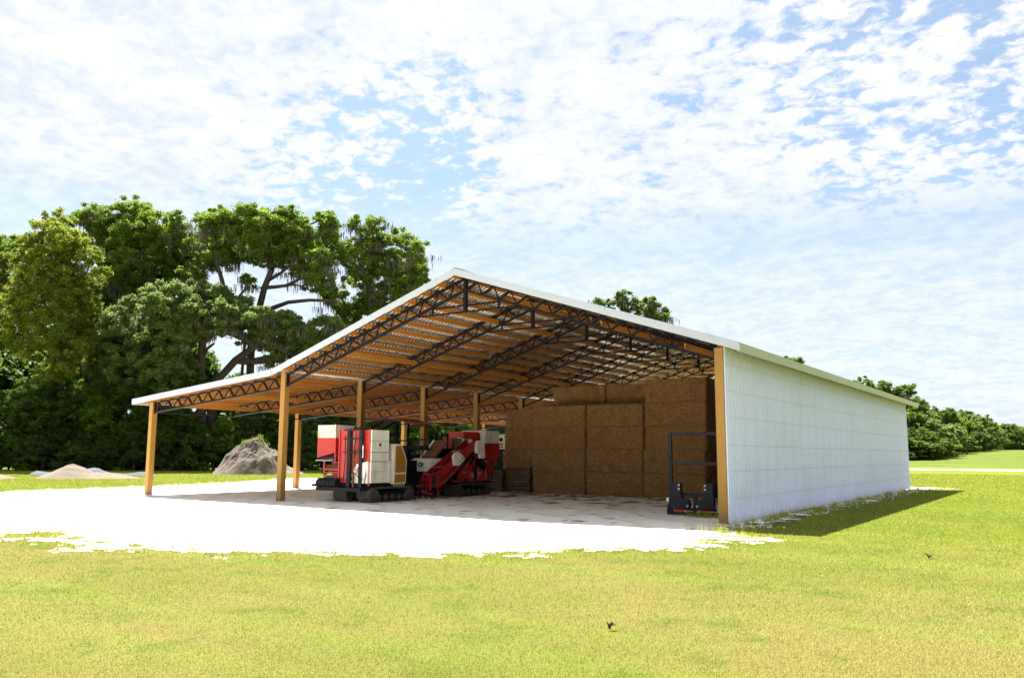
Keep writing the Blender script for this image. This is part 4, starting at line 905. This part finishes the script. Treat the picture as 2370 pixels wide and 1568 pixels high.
def moss_mesh(spots, ln=1.0):
    out = []
    for c in spots:
        k = R.randint(14, 34); h = ln*R.uniform(.3, 1.1); w0 = R.uniform(.2, .6)
        p0 = np.array([c[0], c[1], c[2]]) + np.stack([RS.normal(0, w0, k), RS.normal(0, w0, k), RS.uniform(-.15, .15, k)], 1)
        hh = h*(.4+.8*RS.rand(k)); a = RS.rand(k)*np.pi; ww = .012+.035*RS.rand(k)
        s_ = np.stack([np.cos(a)*ww, np.sin(a)*ww, 0*a], 1); dn = np.stack([RS.normal(0, .05, k), RS.normal(0, .05, k), -hh], 1)
        out.append(np.stack([p0-s_, p0+s_, p0+dn*.6+s_*.8, p0+dn], 1).reshape(-1, 3)); out.append(np.stack([p0-s_, p0+s_, p0+dn, p0+dn*.6-s_*.8], 1).reshape(-1, 3))
    return np.concatenate(out)
def tree(name, label, cat, lobes, trunk, r0, leaf, mat, dens=150, group=None, moss=0, flat=.8, shell=.45, mossln=1., back=True, wood_='bark', extra=()):
    base = Vector(trunk[0]); e = empty(name, base, label, cat, group); pts = []; cs = []
    for c, r in lobes:
        p_, cn = lobe_points(np.array(c), r, dens, flat, shell); pts.append(p_); cs.append(cn)
    P = np.concatenate(pts) - np.array(base); link('crown', fast_mesh('crown', leaf_quads(P, leaf), 3), mat, e)
    tb, lb, nodes, rad = limb_mesh(base, trunk, [c for c, r in lobes], r0); tb.build('trunk', wood_, e, smooth=True)
    for l_ in lb: l_.build('limb', wood_, e, smooth=True)
    for ps, r1, r2 in extra: MB().tube(ps, [r1+(r2-r1)*i/(len(ps)-1) for i in range(len(ps))], 8).build('limb', wood_, e, smooth=True)
    if moss:
        cc = [(c[0]+R.gauss(0, r*.6), c[1]+R.gauss(0, r*.6), c[2]-r*R.uniform(-.1, .75)) for c, r in [R.choice(lobes) for _ in range(moss)]]
        o = link('hanging_moss', fast_mesh('hanging_moss', moss_mesh(cc, mossln)-np.array(base), 4), 'moss', e); o['kind'] = 'stuff'
    return e
def zl(x, y, r, D, jit=2.2, zs_=2.37, v0=462.9, kr=1.1):   # spot on the enlarged left forest view
    dd = D*1.09 + R.uniform(-jit, jit); p_ = at(x/zs_, v0+y/zs_, dd); return (tuple(p_), r/zs_/F_PX*dd*kr)
def lobes_of(L_, D, jit=2.2, back=3.2, bk=.85, kr=1.2):
    out = [zl(x, y, r, D, jit, kr=kr) for x, y, r in L_]
    if back: out += [zl(x+R.uniform(-20, 20), y+R.uniform(-5, 35), r*bk, D+back, jit, kr=kr) for x, y, r in L_]
    return out
def gpt(u, D): p_ = at(u, 1050, D); return (p_[0], p_[1], float(terrain(p_[0], p_[1]))-.05)
def tp(x, y, D): return tuple(at(x/2.37, 462.9+y/2.37, D*1.09))
# far-left maple
A = [(320,105,55),(240,165,65),(180,215,55),(340,200,80),(430,235,70),(230,290,95),(380,305,95),(130,330,70),(500,320,60),(300,410,105),(450,430,85),(160,430,85),(555,400,45),(90,545,80),(200,550,100),(350,550,110),(480,560,75),(130,680,95),(280,690,120),(430,690,90),(60,770,60),(200,810,95),(370,810,105),(320,930,95),(470,860,60)]
tree('maple_tree', 'tall yellow-green maple at the left end of the woods', 'tree', lobes_of(A, 66, 2.0, 2.6, .8), [gpt(140, 73), tp(330, 1200, 67), tp(335, 900, 67), tp(330, 600, 67), tp(330, 300, 67)], .33, .19, 'maple', 80, shell=.25)
A2 = [(75,245,55),(20,330,60),(30,440,60),(20,560,60),(0,680,60),(-60,400,90),(-60,560,90),(-80,750,90),(60,290,50),(-40,250,60)]
tree('oak_tree', 'mossy oak cut by the left edge of the picture', 'tree', lobes_of(A2, 76), [gpt(-30, 83), tp(-60, 1100, 76), tp(-50, 700, 76)], .4, .2, 'oak', 130, moss=40)
B = [(530,95,85),(445,105,55),(620,165,75),(740,85,90),(690,200,85),(830,150,95),(955,105,50),(950,180,85),(1035,235,75),(880,255,75),(560,200,75),(700,330,80),(800,380,85),(640,430,70),(900,335,60),(1060,310,50),(740,460,75),(640,260,60),(780,250,70),(990,300,60)]
tree('oak_tree', 'big mossy oak right of the yellow-green maple', 'tree', lobes_of(B, 79), [gpt(330, 87), tp(790, 1000, 80), tp(790, 700, 80), tp(780, 480, 79)], .55, .2, 'oak', 112, shell=.3, moss=140, mossln=1.15)
B2 = [(600,450,80),(700,520,85),(560,560,60),(850,440,85),(620,350,60),(940,400,75),(520,470,60),(780,560,80),(1000,430,70),(480,600,60),(560,680,70),(450,760,70)]
tree('oak_tree', 'oak with leaves coloured dark for shade, filling the gap behind the two left crowns', 'tree', lobes_of(B2, 83, kr=1.3), [gpt(280, 91), tp(650, 1000, 83.5), tp(660, 700, 83.5)], .4, .24, 'brush', 105, moss=60)  # takes the darker undergrowth leaves, so its shade is in the colour
Cc = [(1130,110,65),(1220,150,85),(1200,85,50),(1330,105,85),(1450,105,90),(1550,125,85),(1650,150,80),(1765,105,55),(1800,140,60),(1250,245,80),(1400,220,100),(1530,245,100),(1680,240,95),(1800,230,75),(1160,200,60),(1130,300,65),(1090,235,65),(1185,325,55),(1070,395,55),(1365,440,38),(1010,440,55),(1620,330,80),(1480,320,75),(1750,330,75),(1320,300,75),(1750,440,80),(1880,290,65),(1680,410,60)]
tree('oak_tree', 'broad spreading oak with bare forked limbs showing below its crown, middle of the woods', 'tree', lobes_of(Cc, 74, 2.6, 4.0), [gpt(600, 82), tp(1370, 1000, 75), tp(1380, 720, 75), tp(1420, 600, 74.5), tp(1450, 480, 74), tp(1490, 380, 74)], .42, .2, 'oak', 112, shell=.3, moss=150, mossln=1.15,
     extra=[([tp(1330, 720, 73.6), tp(1290, 640, 73.4), tp(1240, 540, 73.2), tp(1215, 430, 73), tp(1185, 330, 73)], .34, .16), ([tp(1240, 545, 73.2), tp(1190, 490, 73), tp(1140, 455, 72.8), tp(1075, 445, 72.6)], .2, .1),
            ([tp(1450, 620, 74), tp(1500, 590, 73), tp(1580, 560, 72.5), tp(1700, 548, 72), tp(1850, 552, 72)], .27, .12), ([tp(1270, 590, 73.3), tp(1310, 530, 73), tp(1360, 470, 72.8)], .17, .09), ([tp(1470, 440, 74), tp(1540, 400, 73.5), tp(1610, 340, 73)], .2, .1)])
Dd = [(1950,115,38),(2060,130,42),(1995,200,55),(2080,225,62),(2200,215,62),(2270,290,65),(2000,300,75),(2120,335,85),(2240,380,80),(2300,400,42),(1980,420,80),(2150,470,85),(2050,550,75),(1850,530,65),(1950,620,75),(2240,470,70),(2290,440,50),(2100,640,60),(1880,640,55),(2200,560,60)]
tree('oak_tree', 'mossy oak rising behind the barn roof at the right end of the woods', 'tree', lobes_of(Dd, 77), [gpt(880, 86), tp(2000, 1000, 79), tp(2010, 750, 78), tp(2050, 520, 78)], .48, .2, 'oak', 108, shell=.3, moss=140, mossln=1.15)
E_ = [(950,525,85),(880,590,80),(1000,640,85),(830,500,45),(640,640,55),(720,590,55),(900,690,95),(780,710,95),(640,740,90),(560,700,55),(960,790,90),(820,840,105),(660,860,110),(570,800,65),(720,950,110),(880,950,105),(1000,910,80),(600,970,90)]
tree('grey_green_oak', 'grey-green rounded oak in front of the big mossy oak', 'tree', lobes_of(E_, 66.5, 1.8, 3., kr=1.24), [gpt(320, 73.6), tp(770, 1250, 67.5), tp(780, 950, 67.5), tp(820, 750, 67)], .4, .19, 'greyoak', 175, moss=50)
F_ = [(1080,510,65),(1180,535,70),(1210,600,55),(1125,640,75),(1060,600,65),(1230,695,60),(1330,590,65),(1395,640,55),(1320,710,70),(1050,700,60),(1400,760,55),(1110,720,50)]
tree('grey_green_oak', 'grey-green oak with a thick straight trunk, above the lean-to roof', 'tree', lobes_of(F_, 67.5, 1.8, 2., kr=1.24), [gpt(462, 75.2), tp(1105, 1150, 69), tp(1100, 950, 69), tp(1110, 780, 68.5), tp(1140, 660, 68)], .46, .19, 'greyoak', 150, moss=60, extra=[([tp(1108, 860, 68.7), tp(1135, 815, 68.4), tp(1175, 785, 68.2)], .2, .1)])
G = [(1480,680,70),(1560,670,75),(1640,725,75),(1530,780,80),(1440,760,60),(1760,720,75),(1830,690,50),(1600,850,60),(1720,800,70),(1680,900,60),(1820,800,70),(1900,760,60),(1500,870,45)]
tree('grey_green_oak', 'leaning mossy oak just above the bend of the barn roof', 'tree', lobes_of(G, 69, 1.8, 2.5, kr=1.24), [gpt(470, 76.3), tp(1190, 990, 70), tp(1290, 880, 70), tp(1400, 800, 69.5), tp(1500, 740, 69)], .42, .19, 'greyoak', 150, moss=80)
# plain trunks among them
for u, D, h, lean, lb_ in ((545, 78, 12, .5, 'just left of the dirt mound'), (585, 76, 9, -.4, 'directly behind the dirt mound'), (112, 74, 7, 0, 'at the foot of the maple'), (700, 80, 12, .3, 'just right of the third lean-to post'), (660, 77, 8, .3, 'close behind the second front post')):
    g_ = Vector(gpt(u, D)); e = empty('bare_trunk', g_, 'slim dark tree trunk in the woods, '+lb_, 'tree trunk', 'slim trunks in the shade of the woods')
    MB().tube([g_, g_+Vector((lean*.4, 0, h*.5)), g_+Vector((lean, 0, h))], [.26, .2, .12], 8).build('trunk', 'bark', e, smooth=True)
# undergrowth and shrubs along the edge of the woods
PROTO = {}
def reuse(key, most, base, dims, label, group):
    """a copy of an earlier plant of the same kind with its parts, turned and resized; None while there are too few to choose from"""
    lst = PROTO.setdefault(key, [])
    if len(lst) < most: return None
    src, d0 = min(R.sample(lst, min(3, len(lst))), key=lambda q: abs(q[1][1]/q[1][0]-dims[1]/dims[0]))
    e = src.copy(); C.objects.link(e)
    for ch in src.children:
        c = ch.copy(); C.objects.link(c); c.parent = e
    e.location = base; k = dims[0]/d0[0]; e.scale = (k, k, dims[1]/d0[1]); e.rotation_euler.z = R.uniform(0, 6.28); e['label'] = label; e['group'] = group
    return e
def shrub(u, D, h, wdt, mat, label, grp, leaf=.19, dens=110):
    g_ = np.array(gpt(u, D)); L_ = []; key = ('shrub', mat, h > 3.4)
    if reuse(key, {True: 6, False: 3}[h > 3.4] if mat != 'bright' else 3, tuple(g_), (wdt, h), label, grp): return
    for i in range(int(6+wdt*1.6)):
        t = R.random(); zz_ = h*(.12+.8*t); sp = wdt*.5*(1-.45*t)
        L_.append(((g_[0]+R.uniform(-1, 1)*sp*vdir[0]+R.gauss(0, .5), g_[1]+R.uniform(-1, 1)*sp*vdir[1]+R.gauss(0, .5), zz_+g_[2]), R.uniform(.75, 1.25)*max(.55, h*.17)))
    PROTO[key].append((tree('shrub', label, 'shrub', L_, [tuple(g_), tuple(g_+np.array([0, 0, h*.3])), tuple(g_+np.array([.1, 0, h*.5]))], .08, leaf, mat, dens, grp, shell=.35), (wdt, h)))
SL = 'leafy dark shrub crowding the shaded edge of the woods'; SG = 'shrubs along the edge of the woods'
BL = {6: 'bright green shrub with sunlight in its leaf colour, behind the sand piles', 15: 'bright green shrub just left of the dirt mound', 17: 'bright leafy shrub rising right behind the dirt mound', 22: 'bright shrub showing above the hopper of the nearest harvester',
      24: 'bright shrub seen between the two brown machine canopies', 27: 'bright shrub seen left of the red elevator head', 28: 'bright shrub seen behind the head of the red elevator machine'}
for i in range(34):
    u = -60 + i*40 + R.uniform(-12, 12); D = float(np.interp(u, [0, 400, 740, 1200], [71, 74, 80, 86])) + R.uniform(-2, 2)
    lbl = SL
    if 480 < u < 690 and i % 2: D -= 0
    shrub(u, D, R.uniform(5.5, 9.5) if u < 420 else R.uniform(4.5, 7.5), R.uniform(4.0, 6.0), 'bright' if i in (6, 15, 17, 22, 24, 27, 28) else 'brush', BL[i] if i in BL else lbl, SG if i not in (6, 15, 17, 22, 24, 27, 28) else 'shrubs coloured as sunlit among the woods')
for i in range(24):
    u = -50 + i*54 + R.uniform(-20, 20); D = float(np.interp(u, [0, 400, 740, 1200], [70.5, 71.5, 77, 83])) + R.uniform(-1, 1)
    shrub(u, D, R.uniform(1.4, 3.2), R.uniform(2.6, 4.2), 'brush', 'low dark bush at the foot of the woods', 'low bushes at the foot of the woods', .17, 110)
# deeper wood behind: one mass
pts = []
for i in range(300):
    u = R.uniform(-130, 1330); D = float(np.interp(u, [0, 400, 740, 1200], [90, 92, 94, 99])) + R.uniform(-4, 10); g_ = gpt(u, D)
    top = float(np.interp(u, [-100, 0, 60, 150, 300, 420, 480, 560, 640, 740, 1000, 1100, 1330], [13, 12, 11, 15, 17, 14, 11, 9, 10, 11, 14, 12, 9])); p_, cn = lobe_points(np.array([g_[0], g_[1], R.uniform(.5, top)]), R.uniform(1.6, 2.5), 7.5); pts.append(p_)
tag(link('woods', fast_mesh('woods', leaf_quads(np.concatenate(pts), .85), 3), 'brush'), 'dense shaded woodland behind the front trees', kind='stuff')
# trees seen over the barn roof
def zr3(x, y, r, D): u = (x/2.9625+1100)/1.0802; v_ = (y/2.9625+640)/1.0802; d_ = D+R.uniform(-1.5, 1.5); return (tuple(at(u, v_, d_)), r/2.9625/1.0802/F_PX*d_*1.1)
H = [(1160,330,22),(1190,350,25),(1250,350,30),(1350,290,42),(1300,330,35),(1360,340,45),(1420,330,35),(1480,345,45),(1560,325,45),(1540,370,45),(1600,380,50),(1650,420,45),(1680,450,30),(1450,400,50),(1380,390,40),(1560,430,55),(1640,470,40),(1480,460,60),(1350,440,50),(1250,420,50),(1500,560,80),(1400,560,80),(1620,560,60)]
g_ = gpt(1440, 92); tree('oak_tree', 'airy oak crown showing above the right slope of the barn roof', 'tree', [zr3(*q, 90) for q in H], [g_, (g_[0], g_[1], 9), (g_[0], g_[1], 14)], .4, .24, 'far', 95, moss=16, shell=.3)
def auto_tree(u, vtop, D, wr, label, grp, mat='far', leaf=.3, dens=70, nl=12, moss=0, low=.25, nm='woodland_tree'):
    g_ = np.array(gpt(u, D)); zt = at(u, vtop, D)[2]; h = zt-g_[2]; L_ = []; key = (nm, mat, low, leaf, moss > 0)
    if low < .4 and reuse(key, 3, tuple(g_), (wr, h), label, grp): return
    for i in range(nl):
        t = (i+.5)/nl; zz_ = g_[2]+h*(low+(.93-low)*t); sp = wr*math.sqrt(max(.06, 1-(abs(t-.45)/.62)**2.0))
        a_ = R.uniform(0, 6.28); q = R.random()**.5*sp; r_ = wr*R.uniform(.24, .55)
        L_.append(((g_[0]+math.cos(a_)*q, g_[1]+math.sin(a_)*q, min(zz_, zt-r_*.8)), r_))
    e = tree(nm, label, 'tree', L_, [tuple(g_), tuple(g_+np.array([0, 0, h*.3])), tuple(g_+np.array([.2, .1, h*.6]))], .25+.01*h, leaf, mat, dens, grp, shell=.4, moss=moss)
    PROTO.setdefault(key, []).append((e, (wr, h)))
for u, v_, D, wr, lb_ in ((1575, 742, 96, 1.6, 'small leafy treetop just right of the airy crown, over the roof'), (1805, 812, 112, 2.6, 'round treetop over the roof at the white wall corner, the left one'), (1845, 812, 112, 2.2, 'round treetop over the eave, the right one of the close pair'),
                          (1893, 840, 118, 1.8, 'small treetop peeping over the long eave'), (1972, 878, 128, 2.4, 'flat treetop peeping over the eave, left of the mossy pair'), (2020, 872, 130, 3.0, 'mossy treetop above the eave, left of the lower mossy one'), (2080, 888, 130, 4.0, 'mossy spreading treetop above the far end of the eave')):
    auto_tree(u, v_, D, wr, lb_, 'treetops seen over the barn', leaf=.27, dens=62, nl=11, moss=14 if 'mossy' in lb_ else 0, low=.45)
FG = 'trees of the far wood beyond the field'; FL = 'rounded dark green tree in the far wood beyond the field'
for i, (u, v_, D, wr) in enumerate(((2085, 925, 128, 4), (2100, 938, 124, 3.6), (2118, 958, 126, 4), (2138, 955, 140, 4), (2156, 950, 148, 4.2), (2178, 946, 150, 4.4), (2197, 945, 156, 4.4), (2214, 953, 160, 4.4), (2230, 954, 166, 4.4),
        (2247, 960, 172, 4.4), (2262, 972, 182, 4.4), (2276, 984, 196, 4.4), (2292, 992, 232, 5.5), (2308, 984, 240, 5.5), (2324, 991, 250, 5.5), (2342, 989, 255, 5.5), (2360, 990, 260, 5.5), (2378, 994, 265, 6), (2396, 990, 270, 6),
        (2106, 985, 119, 3.6), (2128, 992, 121, 3.6), (2150, 988, 127, 3.6), (2172, 985, 135, 3.8), (2194, 985, 142, 3.8), (2214, 985, 150, 3.8), (2233, 990, 158, 3.8), (2252, 995, 170, 3.8), (2270, 1003, 182, 3.8),
        (2095, 1012, 117, 3), (2118, 1020, 118, 3), (2142, 1022, 121, 3), (2163, 1018, 127, 3), (2184, 1020, 134, 3), (2205, 1020, 142, 3), (2226, 1022, 151, 3), (2246, 1022, 162, 3), (2300, 1018, 236, 4), (2320, 1018, 246, 4), (2345, 1018, 252, 4), (2368, 1018, 256, 4), (2284, 1018, 215, 4))):
    auto_tree(u, v_+R.uniform(-5, 6), D, wr*R.uniform(.8, 1.2), FL, FG, ('far', 'far', 'oak', 'brush', 'greyoak')[(i*7) % 5], leaf=.36, dens=34, nl=R.randint(12, 16), low=.08)
# wood continuing behind the barn, glimpsed through its open back
for i in range(22):
    u = 1120 + i*44; D = float(np.interp(u, [1120, 1500, 2080], [84, 100, 122])) + R.uniform(-2, 3)
    auto_tree(u, float(np.interp(u, [1120, 1400, 1800, 2080], [860, 850, 900, 950]))+R.uniform(0, 40), D, 3.4, 'woodland tree mostly hidden behind the barn', 'woodland trees behind the barn', 'far', leaf=.45, dens=22, nl=12, low=.06)
0 and print('TRIS', sum(len(m_.loops) - 2*len(m_.polygons) for m_ in bpy.data.meshes), 'objs', len(bpy.data.objects))
